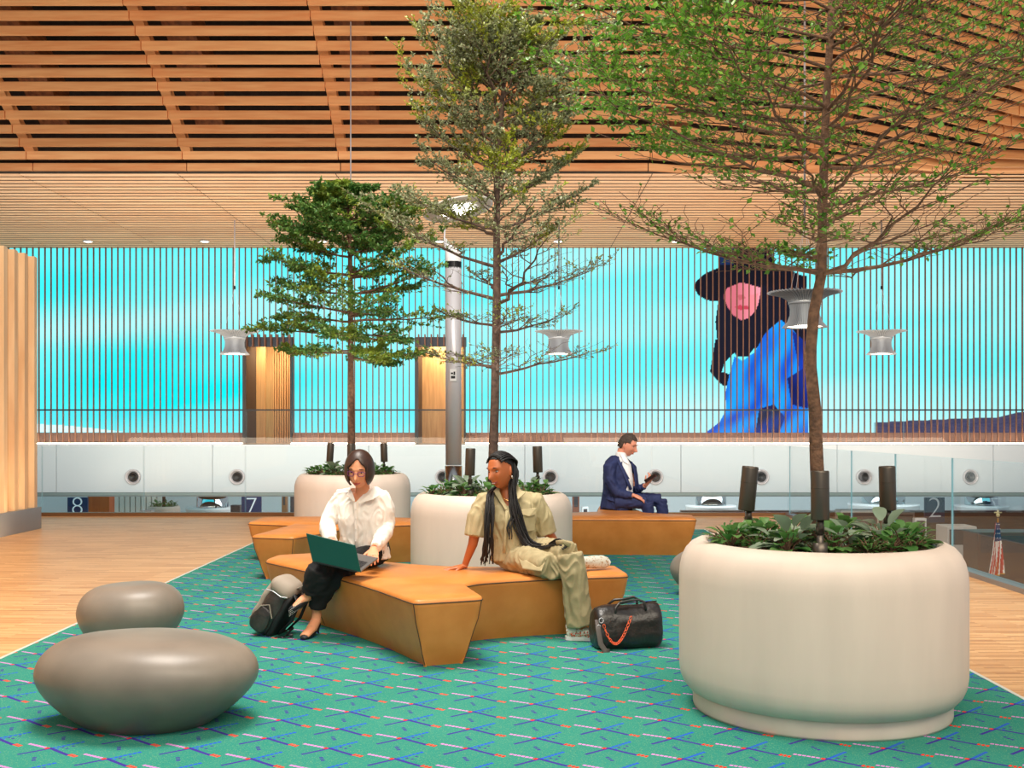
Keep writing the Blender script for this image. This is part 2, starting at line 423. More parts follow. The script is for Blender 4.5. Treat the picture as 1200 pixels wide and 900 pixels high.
def grid_screen(holes):
    xs = np.unique(np.concatenate([np.arange(-24,-.01+6,.12), np.arange(5.95, 10.3, .024), np.arange(10.3, 24, .12)] + [np.array([h[0],h[1]]) for h in holes]))
    z0 = EYE - 8/F*YS
    zs = np.unique(np.concatenate([np.arange(z0, ZT, .03), np.array([ZT]), np.array([h[2] for h in holes])]))
    XX, ZZ = np.meshgrid(xs, zs); C = painter(XX, ZZ)
    nx, nz_ = len(xs), len(zs)
    co = np.stack([XX.ravel(), np.full(XX.size, YS), ZZ.ravel()], 1)
    i, j = np.meshgrid(np.arange(nx-1), np.arange(nz_-1)); i = i.ravel(); j = j.ravel()
    xm = (xs[i]+xs[i+1])/2; zm = (zs[j]+zs[j+1])/2; keep = np.ones(len(i), bool)
    for a, b, zt in holes: keep &= ~((xm > a) & (xm < b) & (zm < zt))
    i = i[keep]; j = j[keep]; a = j*nx+i
    me = bpy.data.meshes.new('display'); me.from_pydata(co.tolist(), [], np.stack([a, a+1, a+nx+1, a+nx], 1).tolist())
    ca = me.color_attributes.new('picture', 'FLOAT_COLOR', 'POINT')
    ca.data.foreach_set('color', np.concatenate([C.reshape(-1,3), np.ones((XX.size,1))], 1).ravel().astype(np.float32))
    t = NT('video picture'); at = t.n('ShaderNodeAttribute', attribute_name='picture')
    t.b.inputs['Base Color'].default_value = (.01,.01,.01,1); t.b.inputs['Roughness'].default_value = .9; t.b.inputs['Specular IOR Level'].default_value = .05
    t.L(at.outputs['Color'], t.b.inputs['Emission Color']); t.b.inputs['Emission Strength'].default_value = SCREEN
    me.materials.append(t.m)
    o = bpy.data.objects.new('display', me); COL.objects.link(o); return o
SCREEN = 1.0
d1 = ((287-VX)/F*YS, (344-VX)/F*YS, EYE+(H0-396)/F*YS)
d2 = ((487-VX)/F*YS, (546-VX)/F*YS, EYE+(H0-396)/F*YS)
vw = thing('video_wall', 'huge video wall showing a cyan sky and a person in a black hat behind wooden fins', 'screen', (0,YS,.83))
attach(grid_screen([d1, d2]), vw)
fb = MB(); pitch = 7.13/F*35.75; i = -120
x00 = (51.5-VX)/F*35.75
for i in range(-20, 190):
    x = x00+i*pitch; inh = False
    for a, b, zt in (d1, d2):
        if a-.02 < x < b+.02: inh = zt
    z0 = inh if inh else .83
    if inh: z0 = inh - .0
    fb.box(x-.017, x+.017, YS-.20, YS-.13, z0, ZT)
fb.build('fins', FIN, vw)
bb = MB()
segs = [(-24, d1[0]), (d1[1], d2[0]), (d2[1], 24)]
for a, b in segs: bb.box(a, b, YS-.02, YS+.1, .83, EYE-8/F*YS)
bb.build('base_band', mat('brown base board', (120,88,80), .6), vw)
MB().box(-24, 24, YS+.02, YS+.09, EYE-8/F*YS+.02, ZT+.3).f  # (backing kept out: the doorways pass through)
# doorways
def portal(d, n, slats):
    a, b, zt = d
    j = MB().box(a, a+.12, YS-.34, YS+1.6, .83, zt).box(b-.05, b, YS-.34, YS+.1, .83, zt)
    struct(j.build('door_%d' % n, mat('dark door jamb', (62,54,52), .5)))
    hd = MB().box(a-.02, b+.02, YS-.11, YS-.02, zt-.30, zt+.02); struct(hd.build('trim_%d' % (n+2), mat('dark blue-grey header', (58,68,82), .5)))
    hf = MB()
    for q in range(8): hf.box(a+.1+q*(b-a)/8, a+.14+q*(b-a)/8, YS-.3, YS-.12, zt-.30, zt+.1)
    struct(hf.build('trim_%d' % (n+4), FIN))
    w_ = MB()
    if slats:
        w_.box(a+.12, a+.42, YS+1.1, YS+1.2, .83, zt); 
        for q in range(14): w_.box(a+.50+q*.085, a+.555+q*.085, YS+1.9-q*.02, YS+2.0, .83, zt)
        w_.box(a, b+.4, YS+2.0, YS+2.1, .83, zt+.4)
        w_.box(b, b+.05, YS+.1, YS+2.0, .83, zt+.3)
    else:
        w_.box(a, b+.4, YS+1.2, YS+1.3, .83, zt+.4); w_.box(b-.12, b, YS+.1, YS+1.2, .83, zt)
    struct(w_.build('wall_doorway_%d' % n, mat('lit maple', (232,180,116), .5, col2=(214,158,96), vscale=3, stretch=(6,1,.4))))
    struct(MB().box(a-.05, b+.4, YS-.4, YS+2.1, .80, .835).box(a,b+.4,YS+.1,YS+2.1,zt-.02,zt+.05).build('floor_doorway_%d' % n, mat('doorway floor', (190,140,92), .4)))
    area('doorway_light', ((a+b)/2, YS+.7, zt-.15), ((a+b)/2, YS+1.6, 1.4), .8, 32, (1,.82,.58))
portal(d1, 1, True); portal(d2, 2, False)
# glowing cove strip at the foot of the video wall
cv = MB()
for a, b in ((-24, d1[0]), (d1[1], d2[0]), (d2[1], 24)): cv.box(a, b, YS-.46, YS-.36, .835, .858)
tag(cv.build('cove_light', mat('cove strip glow', (255,236,214), .5, emit=(255,226,190), es=26)), 'long glowing light strip along the foot of the video wall', 'light strip')
# far guard rail
def guard(name, label, xs, y, z0, z1, along='x', shoe=(.12, STEEL), cap=.02):
    t = thing(name, label, 'railing', (xs[0] if along=='x' else y, y if along=='x' else xs[0], z0))
    for a, b in zip(xs[:-1], xs[1:]):
        m = MB()
        if along == 'x': m.box(a+.006, b-.006, y-.008, y+.008, z0+.02, z1)
        else: m.box(y-.008, y+.008, a+.006, b-.006, z0+.02, z1)
        m.m = [0,1,0,1,0,1] if along == 'x' else [0,1,1,0,1,0]
        m.build('glass_panel', [GLASS, GEDGE], t)
    return t
xsf = [(-24+i*2.0) for i in range(25)]
gf = guard('glass_railing', 'distant glass railing with dark top rail in front of the video wall', xsf, YF+.25, .84, 1.88)
MB().box(-24, 24, YF+.22, YF+.28, 1.88, 1.925).build('top_rail', DARKM, gf)
# near guard rails
xsn = [4.4-1.6*i for i in range(0, 8)][::-1]
off = (51-VX)/F*17.25; 
xsn = [-8.97, off, off+1.6*1, off+3.2, off+4.8, off+6.4, off+8.0, off+9.6, off+11.2, 4.4]
gn = guard('glass_railing', 'frameless glass railing crossing the far end of the wood floor', xsn, 17.2, 0.0, 1.10)
MB().box(-9, 4.44, 17.15, 17.27, 0, .055).build('base_shoe', mat('bronze floor channel', (130,92,60), .4, .5), gn)
ysr = [-3.4+1.6*i+.05 for i in range(0, 13)]; ysr = [14.05-1.6*i for i in range(11,-1,-1)] + [15.65, 17.15]
gr = guard('glass_railing', 'frameless glass railing running down the right side of the wood floor', ysr, 4.40, 0.0, 1.10, 'y')
MB().box(4.33, 4.47, -4, 17.15, 0, .045).build('base_shoe', mat('brushed steel floor channel', (150,152,158), .35, .7), gr)

# ------------------------------------------------------------------ ceiling
Yr = [36.2 - .36*i for i in range(80)]
def dz(Y):                       # height above eye
    if Y > 26.45: return 5.85
    u = [(26.4,5.98),(26.0,6.15),(25.6,6.39),(25.2,6.62),(24.5,7.05),(23.8,7.46),(23,7.82),(22.3,8.18),(21.6,8.5),(20.5,8.9),(19,9.25),(17,9.4),(12,9.5),(5,9.3)]
    for (a, b), (c, d) in zip(u[:-1], u[1:]):
        if c <= Y <= a: return b + (d-b)*(a-Y)/(a-c)
    return 9.3
XJ = [-11.4+3.68*j for j in range(-3, 10)]
def drop(X, Y):
    i = max(0, (26.4-Y)/.36)
    if X < 3.5: return 0
    if X < 7.2: return .30+.010*i
    if X < 10.9: return .92+.045*i
    if X < 14.6: return 1.7+.06*i
    return 2.4+.07*i
cs = MB(); cf = MB(); n_ = 0
for Y in Yr:
    if Y < 14: break
    for front in ((True,) if Y < 25.3 else (True, False) if Y <= 26.45 else (False,)):
          for a, b in zip(XJ[:-1], XJ[1:]):
              za = (max(5.85, dz(Y)-drop(a, Y)) if front else 5.85)+EYE; zb = (max(5.85, dz(Y)-drop(b, Y)) if front else 5.85)+EYE
              h = .185 if front else .012; th = .075 if front else .225
              g = .012
              m = cf if front else cs
              m.add([(a+g,Y,za),(b-g,Y,zb),(b-g,Y+th,zb),(a+g,Y+th,za),(a+g,Y,za+h),(b-g,Y,zb+h),(b-g,Y+th,zb+h),(a+g,Y+th,za+h)],
                  [(0,3,2,1),(4,5,6,7),(0,1,5,4),(1,2,6,5),(2,3,7,6),(3,0,4,7)])
struct(cs.build('ceiling_soffit', FIRS)); cfo = cf.build('ceiling', FIR); struct(cfo)
# stringers and glulams over the joints
st = MB(); gl = MB()
for a in XJ:
    ys = [25.95-.36*i for i in range(0, 33)]
    pts = [(Y, max(5.85, dz(Y)-drop(a, Y))+EYE+.185) for Y in ys]
    for (y0, z0), (y1, z1) in zip(pts[:-1], pts[1:]):
        st.add([(a-.02,y0,z0+.0),(a+.20,y0,z0+.0),(a+.20,y1,z1+.0),(a-.02,y1,z1+.0),(a-.02,y0,z0+.22),(a+.20,y0,z0+.22),(a+.20,y1,z1+.22),(a-.02,y1,z1+.22)],
            [(0,3,2,1),(4,5,6,7),(0,1,5,4),(1,2,6,5),(2,3,7,6),(3,0,4,7)])
        y0b, y1b = y0, y1
        gl.add([(a+.3,y0,z0+.7),(a+.95,y0,z0+.7),(a+.95,y1,z1+.7),(a+.3,y1,z1+.7),(a+.3,y0,z0+1.6),(a+.95,y0,z0+1.6),(a+.95,y1,z1+1.6),(a+.3,y1,z1+1.6)],
            [(0,3,2,1),(4,5,6,7),(0,1,5,4),(1,2,6,5),(2,3,7,6),(3,0,4,7)])
struct(st.build('ceiling_stringers', FIR)); struct(gl.build('ceiling_glulam_beams', FIRD))
struct(MB().box(-24, 24, 13, 38, ZT+5.6, ZT+5.8).box(-24,24,27.2,27.4,ZT+.3,ZT+5.6).box(-24,24,26.6,38,ZT+.35,ZT+.5).build('ceiling_deck', DECK))
# recessed downlights
def downlight():
    t = thing('downlight', '', 'ceiling light', (0,0,0), 'small recessed lights in the timber soffit')
    MB().lathe([(.13,.03),(.16,0),(.135,-.015),(.12,.02)], n=24).build('trim_ring', WHITEM, t, True)
    MB().lathe([(.12,.0),(.001,.0)], n=24).build('lens', mat('downlight lens', (255,250,240), .5, emit=(255,245,225), es=14), t)
    return t
dl0 = downlight()
dls = ['recessed ceiling light at the far left of the timber soffit', 'recessed ceiling light just left of the thin pendant rod on the left', 'recessed ceiling light above the left dense green tree',
  'recessed ceiling light beside the top of the silver column', 'recessed ceiling light right of the middle tree', 'recessed ceiling light between the middle tree and the large right tree']
for k, px in enumerate((103, 240, 378, 515, 654, 792)):
    Yd = 5.85*F/(H0-282); o = dl0 if k == 0 else dup(dl0, (0,0,0)); o.location = ((px-VX)/F*Yd, Yd, ZT-.03); o['label'] = dls[k]
# ------------------------------------------------------------------ planters
PL = [((1.56, 5.50), 'large'), ((-.155, 9.45), 'middle'), ((-1.90, 13.25), 'rear')]
plab = ['largest round cream planter, in the right foreground on the carpet', 'middle round cream planter behind the woman in khaki', 'rear left round cream planter behind the woman with the laptop']
def planter():
    t = thing('round_planter', '', 'planter', (0,0,0), 'round cream concrete planters')
    MB().lathe([(.60,.0085),(.625,.0085),(.628,.02),(.628,.12),(.60,.13)], n=96).build('plinth', PLANTER, t, True)
    prof = [(.56,.085),(.615,.088),(.65,.10),(.675,.13),(.69,.165),(.697,.21),(.698,.30),(.698,.66),(.694,.71),(.684,.755),(.665,.795),(.638,.825),(.605,.842),(.58,.846),(.565,.842),(.557,.83),(.556,.75)]
    MB().lathe(prof, n=96).build('bowl', PLANTER, t, True)
    MB().lathe([(.556,.80),(.55,.835),(.538,.835),(.535,.76)], n=64).build('liner', mat('grey-blue liner', (96,108,118), .4, .4), t, True)
    s = MB(); n = 40
    s.lathe([(.54,.795),(.45,.80),(.3,.815),(.12,.82),(.001,.82)], n=n); o = s.build('soil', SOIL, t, True)
    return t
pl0 = planter()
for k, ((x, y), nm) in enumerate(PL):
    o = pl0 if k == 0 else dup(pl0, (0,0,0)); o.location = (x, y, 0); o['label'] = plab[k]
ZS = .81   # soil level

# ------------------------------------------------------------------ trees
def leaf(m, c, d, up, L, W, mi=0):
    d = d.normalized(); s = d.cross(up)
    if s.length < 1e-4: s = d.orthogonal()
    s.normalize(); nrm = s.cross(d)
    m.add([c, c+d*L*.45+s*W*.5+nrm*L*.06, c+d*L, c+d*L*.45-s*W*.5+nrm*L*.06], [(0,1,2),(0,2,3)], mi)
def rv(r): return Vector((r.uniform(-1,1), r.uniform(-1,1), r.uniform(-1,1)))
def make_tree(name, label, base, trunk, r0, r1, tiers, seed, leafspec, bark, leafmat, sub=(7,6), zig=.18, steep=.6, tw=.0012, extra=None):
    """trunk: points; tiers: (t along trunk 0..1, count, length, rise, azimuth offset)"""
    r = random.Random(seed); t = thing(name, label, 'tree', base)
    wood = MB(); fol = MB(); n = len(trunk)
    rad = [r0+(r1-r0)*(i/(n-1))**.8 for i in range(n)]; rad[0] *= 1.18
    wood.tube(trunk, rad, 12)
    def at(f):
        q = f*(n-1); i = min(int(q), n-2); return trunk[i].lerp(trunk[i+1], q-i), rad[i]+(rad[i+1]-rad[i])*(q-i)
    LS, LW, cnt, droop = leafspec['L'], leafspec['W'], leafspec['n'], leafspec.get('droop', 0)
    dens = leafspec['dens']
    def walk(p, d, L, seg, zg, rise):
        pts = [p.copy()]; d = d.normalized(); sgn = r.choice((-1,1))
        for i in range(seg):
            side = d.cross(Vector((0,0,1)))
            if side.length < .01: side = Vector((1,0,0))
            side.normalize(); sgn = -sgn
            q = (d + side*sgn*zg*r.uniform(.4,1.2) + Vector((0,0,rise/seg)) + rv(r)*zg*.35).normalized()
            p = p + q*(L/seg); pts.append(p.copy()); d = (d*.75+q*.25 + Vector((0,0,rise*.35/seg))).normalized()
        return pts
    def leaves_on(pts):
        for i in range(len(pts)-1):
            for _ in range(cnt):
                c = pts[i].lerp(pts[i+1], r.random())
                if r.random() > dens(c): continue
                d = (rv(r)*.8 + (pts[i+1]-pts[i]).normalized()*.7 + Vector((0,0,-droop)))
                if d.length < .05: continue
                s = r.uniform(.65, 1.25)
                leaf(fol, c, d, (Vector((0,0,1))+rv(r)*.7), LS*s, LW*s)
    def branch(p, d, L, rr, rise, level=1):
        seg = 7 if level == 1 else (4 if level == 2 else 3)
        pts = walk(p, d, L, seg, zig*(1 if level == 1 else 1.7), rise)
        k = len(pts); rs = [max(rr*(1-.8*i/(k-1)), tw) for i in range(k)]
        wood.tube(pts, rs, 7 if level == 1 else (4 if level == 2 else 3), cap=False)
        if level < 3:
            m = sub[level-1]; m = max(3, int(m*(.6+.6*r.random())))
            for j in range(m):
                f = .22+.78*(j+r.random()*.7)/m if level == 1 else .15+.85*(j+r.random())/m
                f = min(f, .99); q = f*(k-1); i = int(q); c = pts[i].lerp(pts[i+1], q-i)
                t_ = (pts[i+1]-pts[i]).normalized(); sd = t_.cross(Vector((0,0,1)))
                if sd.length < .05: sd = rv(r)
                sd.normalize()
                nd = t_*r.uniform(.5,.9) + sd*(1 if j % 2 else -1)*r.uniform(.5,1.0) + Vector((0,0,r.uniform(-.15,.40)))
                branch(c, nd, L*r.uniform(.30,.5)*(1.1-.5*f) if level == 1 else L*r.uniform(.35,.6), rs[min(i,k-1)]*.62, rise*.4, level+1)
        if level >= 2: leaves_on(pts)
        if level == 1: leaves_on(pts[k//2:])
    for f, c, L, rise, az in tiers:
        for j in range(c):
            p, rr = at(min(f+r.uniform(-.012,.012), .995)); a = az + 2*PI*j/c + r.uniform(-.3,.3)
            branch(p, Vector((math.cos(a), math.sin(a)*.9, rise*steep)), L*r.uniform(.62,1.18), min(rr*.5, .0035+L*.012), rise*r.uniform(.6,1.3))
    for (p, pts, rr) in (extra or []):
        pass
    wood.build('trunk_and_branches', bark, t, True); f_ = fol.build('foliage', leafmat, t)
    print(name, 'wood faces', len(wood.f), 'leaves', len(fol.f)//2)
    return t
def trans_leaf(name, c1, c2, c3=None, hi=.6, nscale=3):
    m = bpy.data.materials.new(name); m.use_nodes = True; nt = m.node_tree; nt.nodes.clear()
    o = nt.nodes.new('ShaderNodeOutputMaterial'); b = nt.nodes.new('ShaderNodeBsdfPrincipled'); tl = nt.nodes.new('ShaderNodeBsdfTranslucent'); mx = nt.nodes.new('ShaderNodeMixShader')
    g = nt.nodes.new('ShaderNodeNewGeometry'); m1 = nt.nodes.new('ShaderNodeMix'); m1.data_type = 'RGBA'
    m1.inputs[6].default_value = lin(c1); m1.inputs[7].default_value = lin(c2); nt.links.new(g.outputs['Random Per Island'], m1.inputs[0])
    out = m1.outputs[2]
    if c3:
        tc = nt.nodes.new('ShaderNodeTexCoord'); nz = nt.nodes.new('ShaderNodeTexNoise'); nz.inputs['Scale'].default_value = nscale; nt.links.new(tc.outputs['Object'], nz.inputs['Vector'])
        mr = nt.nodes.new('ShaderNodeMapRange'); mr.inputs[1].default_value = hi-.05; mr.inputs[2].default_value = hi+.03; nt.links.new(nz.outputs[0], mr.inputs[0])
        m2 = nt.nodes.new('ShaderNodeMix'); m2.data_type = 'RGBA'; nt.links.new(mr.outputs[0], m2.inputs[0]); nt.links.new(out, m2.inputs[6]); m2.inputs[7].default_value = lin(c3); out = m2.outputs[2]
    nt.links.new(out, b.inputs['Base Color']); nt.links.new(out, tl.inputs[0]); b.inputs['Roughness'].default_value = .42
    mx.inputs[0].default_value = .35; nt.links.new(b.outputs[0], mx.inputs[1]); nt.links.new(tl.outputs[0], mx.inputs[2]); nt.links.new(mx.outputs[0], o.inputs[0])
    return m
LFA = trans_leaf('green leaf', (66,120,34), (128,172,60))
LFB = trans_leaf('olive grey leaf', (108,118,76), (176,182,146), (146,156,44), .56, 2.4)
LFC = trans_leaf('mid green leaf', (60,116,52), (126,160,84), (140,160,62), .58, 2)
# near tree
Yt = 5.5
tk = [P(962,668,Yt), P(960,600,Yt), P(957,540,Yt), P(955,480,Yt+.01), P(949,420,Yt), P(954,365,Yt), P(963,320,Yt), P(964,250,Yt), P(966,180,Yt), P(969,110,Yt+.03), P(973,40,Yt), P(976,-40,Yt), P(980,-150,Yt), P(985,-260,Yt)]
def densA(c):
    x = c.x-1.6; z = c.z
    d = .22 + .22*max(0, min(1, (z-2.9)/.8)) + .75*max(0, min(1, (-x-.2)/.5))*(z > 2.8)
    return d
def ftrunk(tk, py, Y):
    z = EYE-(py-H0)/F*Y; n = len(tk)
    for i in range(n-1):
        if tk[i].z <= z <= tk[i+1].z: return (i+(z-tk[i].z)/(tk[i+1].z-tk[i].z))/(n-1)
    return .99
tA = []
for py, c, L, rise, az in ((322,4,1.05,.42,.15),(300,2,.6,.3,1.4),(262,2,.8,.5,.9),(232,4,1.2,.40,.1),(195,4,1.25,.45,.65),(160,4,1.4,.45,.15),(125,5,1.35,.45,1.1),(85,4,1.45,.40,.2),(45,5,1.4,.35,.8),(0,5,1.35,.35,.2),(-50,5,1.2,.4,.1),(-110,5,1.0,.6,.9),(-180,5,.8,.6,.3)):
    tA.append((ftrunk(tk, py, Yt), c, L, rise, az))
make_tree('indoor_tree', 'large indoor tree with wide layered branches and bright green leaves, growing in the foreground planter', (1.56,5.5,.8), tk, .040, .012, tA, 5,
    dict(L=.031, W=.021, n=3, dens=densA), BARK, LFA, sub=(13,10), zig=.30, steep=.25, tw=.0017)
# middle tree
Yt = 9.45
tk = [P(578,600,Yt), P(578,530,Yt), P(580,470,Yt), P(581,400,Yt), P(582,330,Yt), P(582,270,Yt), P(583,220,Yt), P(584,180,Yt), P(586,140,Yt), P(590,105,Yt), P(592,80,Yt), P(586,50,Yt), P(578,25,Yt), P(572,8,Yt)]
def densB(c):
    return .10 + .85*max(0, min(1, (c.z-2.75)/.55))
tB = []
for py, c, L, rise, az in ((438,4,.80,.22,.1),(390,3,.85,.35,.8),(350,4,1.2,.35,.15),(310,3,1.1,.5,.9),(270,4,.95,.5,.3),(238,4,1.0,.7,.1),(205,5,1.1,.9,.6),(175,5,1.1,1.0,.2),(145,6,1.1,1.1,.5),(118,6,1.0,1.1,.1),(98,6,.85,.9,.6),(75,5,.6,.7,.2),(50,4,.4,.6,.2),(28,3,.2,.6,.2)):
    tB.append((ftrunk(tk, py, Yt), c, L, rise, az))
make_tree('indoor_tree', 'tall slender indoor tree with twiggy lower crown and grey-green leaves, in the middle planter', (-.155,9.45,.8), tk, .047, .010, tB, 11,
    dict(L=.030, W=.018, n=7, dens=densB), BARKG, LFB, sub=(11,8), zig=.30, steep=.45, tw=.0015)
# rear tree
Yt = 13.25
tk = [P(412,560,Yt), P(412,520,Yt), P(411,470,Yt), P(411,420,Yt), P(411,380,Yt), P(411,330,Yt), P(410,290,Yt), P(409,260,Yt), P(407,235,Yt), P(402,215,Yt)]
tC = []
for py, c, L, rise, az in ((415,5,.85,-.05,.1),(395,5,1.05,.0,.7),(372,5,1.15,.1,.3),(345,4,1.0,.2,.9),(322,5,.9,.2,.2),(300,6,.95,.25,.6),(278,6,.9,.22,.1),(258,7,.8,.15,.5),(242,7,.62,.10,.2),(226,6,.45,.05,.2)):
    tC.append((ftrunk(tk, py, Yt), c, L, rise, az))
make_tree('indoor_tree', 'smallest indoor tree with dense dark green tiers, in the rear left planter', (-1.9,13.25,.8), tk, .052, .014, tC, 23,
    dict(L=.05, W=.03, n=6, dens=lambda c: .9 if c.z > 2.2 else .6), BARK, LFC, sub=(10,6), zig=.22)

# ------------------------------------------------------------------ planting in the planters
LP1 = trans_leaf('groundcover leaf', (56,112,48), (112,154,84)); LP2 = trans_leaf('silvery leaf', (128,150,126), (176,188,166)); LP3 = trans_leaf('fern frond green', (70,110,46), (110,148,84))
def broad(m, c, d, L, W, r):
    d = d.normalized(); s = d.cross(Vector((0,0,1))); s = s.normalized() if s.length > .05 else Vector((1,0,0))
    n = s.cross(d).normalized(); k = 5; vs = []
    for i in range(k+1):
        f = i/k; wd = W*.5*math.sin(PI*min(.98, .04+f*.94))**.7; cc = c+d*(L*f)-Vector((0,0,L*.35*f*f))+n*0
        vs += [cc-s*wd+n*wd*.25, cc, cc+s*wd+n*wd*.25]
    fs = []
    for i in range(k): a = i*3; fs += [(a,a+1,a+4,a+3), (a+1,a+2,a+5,a+4)]
    m.add(vs, fs)
def plant(kind, size, seed):
    r = random.Random(seed); t = thing('groundcover_plant' if kind != 1 else 'fern_plant', '', 'plant', (0,0,0))
    lf = MB(); st = MB()
    cnt = (40, 60, 26)[kind]
    for i in range(cnt):
        a = r.uniform(0, 2*PI); el = r.uniform(.1, 1.3); d = Vector((math.cos(a)*math.cos(el), math.sin(a)*math.cos(el), math.sin(el)))
        q = d*size*r.uniform(.25,.8); b = Vector((d.x*.02, d.y*.02, 0)); st.tube([b, q*.5+Vector((0,0,.01)), q], [.003,.0025,.002], 4, cap=False)
        L = size*(.50, .28, .75)[kind]*r.uniform(.7,1.2); W = L*(.62, .38, .5)[kind]
        broad(lf, q, Vector((d.x, d.y, d.z*.4+.1))+rv(r)*.25, L, W, r)
        if kind == 1:
            for f in (.4,.6,.8): broad(lf, q*f, d+rv(r)*.9, L*.8, W, r)
    o = st.build('stems', BARK, t, True); lf.build('leaves', (LP1, LP3, LP2)[kind], t, True)
    return t
protos = [plant(0,.13,1), plant(1,.10,2), plant(2,.13,3), plant(0,.11,4)]
used = [False]*4
kn = ['broad-leaved green groundcover plant', 'small fine-leaved fern-like plant', 'silvery-leaved groundcover plant', 'dark green leafy groundcover plant']
pn = ['in the foreground planter', 'in the middle planter', 'in the rear left planter']
rp = random.Random(31)
for pi, ((x, y), nm) in enumerate(PL):
    lay = [(-.41,-.02,0),(-.36,-.22,1),(-.25,-.34,0),(-.28,.10,3),(-.17,-.18,2),(-.12,-.38,1),(.13,-.40,1),(.17,-.25,1),(.24,-.34,3),(.33,-.24,0),(.40,-.12,0),(.30,-.05,2),(.44,.05,3),(.2,.2,0),(0.05,.33,1),(-.2,.33,3),(-.42,.2,1),(.38,.26,1),(-.47,-.14,3),(-.02,-.30,0),(.10,-.20,2),(-.33,-.08,0),(.36,-.30,1),(-.10,.18,0),(.47,-.05,1),(-.22,-.25,2)]
    for j, (dx, dy, k) in enumerate(lay):
        o = protos[k] if not used[k] else dup(protos[k], (0,0,0)); used[k] = True
        jx = 0 if pi == 0 else rp.uniform(-.04,.04)
        o.location = (x+dx+jx, y+dy, ZS-.005); o.rotation_euler.z = rp.uniform(0, 6.28)
        o.scale = (rp.uniform(1.15,1.5),)*3
        side = 'left' if dx < -.2 else ('right' if dx > .2 else 'middle'); dep = 'front' if dy < -.15 else ('back' if dy > .15 else 'centre')
        side = ('far left','left','middle','right','far right')[min(4, int((dx+.5)/.2))]; rad_ = math.hypot(dx, dy)
        o['label'] = '%s, %s %s%s, %s' % (kn[k], side, dep, ' by the rim' if rad_ > .40 else (' near the trunk' if rad_ < .31 else ''), pn[pi]); o['group'] = 'planting %s' % pn[pi]

# ------------------------------------------------------------------ spotlights in the planters
def spot():
    t = thing('planter_spotlight', '', 'spotlight', (0,0,0))
    m = MB(); m.lathe([(.001,-.115),(.040,-.115),(.042,-.11),(.042,.105),(.040,.112),(.036,.112),(.035,.095),(.001,.095)], n=32)
    m.lathe([(.0424,.03),(.0432,.031),(.0424,.034)], n=32)
    h = m.build('lamp_head', BRONZE, t, True); h.location = (0,0,.29)
    MB().lathe([(.034,.0952),(.001,.0956)], n=24).build('lens', mat('spotlight lens', (255,240,210), .4, emit=(255,226,180), es=6), h).location = (0,0,0)
    MB().tube([(0,0,-.02),(0,0,.11)], .016, 12).tube([(0,0,.11),(0,0,.145)], .02, 12).box(-.012,.012,-.022,.022,.12,.18).build('stem', BRONZE, t, True)
    MB().lathe([(.001,.07),(.034,.07),(.034,-.02),(.001,-.02)], n=24).build('base', BRONZE, t, True)
    return t
sp0 = spot(); first = True
def put_spot(loc, tilt, lab, lean=(0,0), light=12):
    global first
    o = sp0 if first else dup(sp0, (0,0,0)); first = False
    o.location = loc; o['label'] = lab; o['group'] = 'bronze uplights standing in the planters'
    for c in o.children:
        if c.name.startswith('lamp_head'): c.rotation_euler = (tilt[0], tilt[1], 0)
    l = bpy.data.lights.new('uplight', 'SPOT'); l.energy = light; l.spot_size = 1.3; l.spot_blend = .6; l.color = (1,.93,.8); l.shadow_soft_size = .05
    q = bpy.data.objects.new('uplight', l); COL.objects.link(q); q.location = Vector(loc)+Vector((tilt[1]*.15,-tilt[0]*.15,.43))
    d = Vector((math.sin(tilt[1]), -math.sin(tilt[0]), 1)); q.rotation_euler = d.to_track_quat('-Z','Y').to_euler()
x, y = PL[0][0]
put_spot((P(877,600,5.60).x, 5.60, ZS), (.02,.09), 'bronze spotlight on the left side of the foreground planter, leaning right')
put_spot((P(961,600,5.05).x, 5.05, ZS), (-.03,0), 'bronze spotlight at the front of the foreground planter before the trunk')
put_spot((P(1040,600,5.62).x, 5.62, ZS), (.02,-.03), 'bronze spotlight on the right side of the foreground planter')
x, y = PL[1][0]
put_spot((P(551,600,9.12).x, 9.12, ZS+.02), (0,.03), 'bronze spotlight in the middle planter left of the trunk', light=28)
put_spot((P(630,600,9.50).x, 9.50, ZS+.03), (0,-.03), 'bronze spotlight in the middle planter right of the trunk', light=28)
x, y = PL[2][0]
put_spot((P(387,600,13.2).x, 13.2, ZS-.0), (0,.06), 'bronze spotlight in the rear left planter left of the trunk', light=30)
put_spot((P(411,600,12.9).x, 12.9, ZS), (0,0), 'bronze spotlight in the rear left planter in front of the trunk', light=30)
put_spot((P(450,600,13.2).x, 13.2, ZS-.0), (0,-.03), 'bronze spotlight in the rear left planter right of the trunk', light=30)

# ------------------------------------------------------------------ benches
def smooth_poly(pts, it=2, keep=.16):
    P_ = [Vector((a,b)) for a, b in pts]
    out = []
    n = len(P_)
    for i in range(n):           # round each corner with a short arc, leave the sides to a gentle curve
        a, b, c = P_[i-1], P_[i], P_[(i+1)%n]
        la = (a-b).length; lc = (c-b).length; k = min(keep, la*.42, lc*.42)
        ang = abs((b-a).angle(c-b)); 
        kk = min(la, lc)*.46 if ang < .75 else k
        p0 = b+(a-b).normalized()*kk; p1 = b+(c-b).normalized()*kk
        for s_ in range(7):
            f = s_/6; out.append(p0.lerp(b, f).lerp(b.lerp(p1, f), f))
    # resample
    L = [0]
    for i in range(len(out)): L.append(L[-1]+(out[(i+1)%len(out)]-out[i]).length)
    tot = L[-1]; m = int(tot/.03); res = []; j = 0
    for i in range(m):
        d = tot*i/m
        while L[j+1] < d: j += 1
        f = (d-L[j])/max(1e-9, L[j+1]-L[j]); res.append(out[j].lerp(out[(j+1)%len(out)], f))
    return res
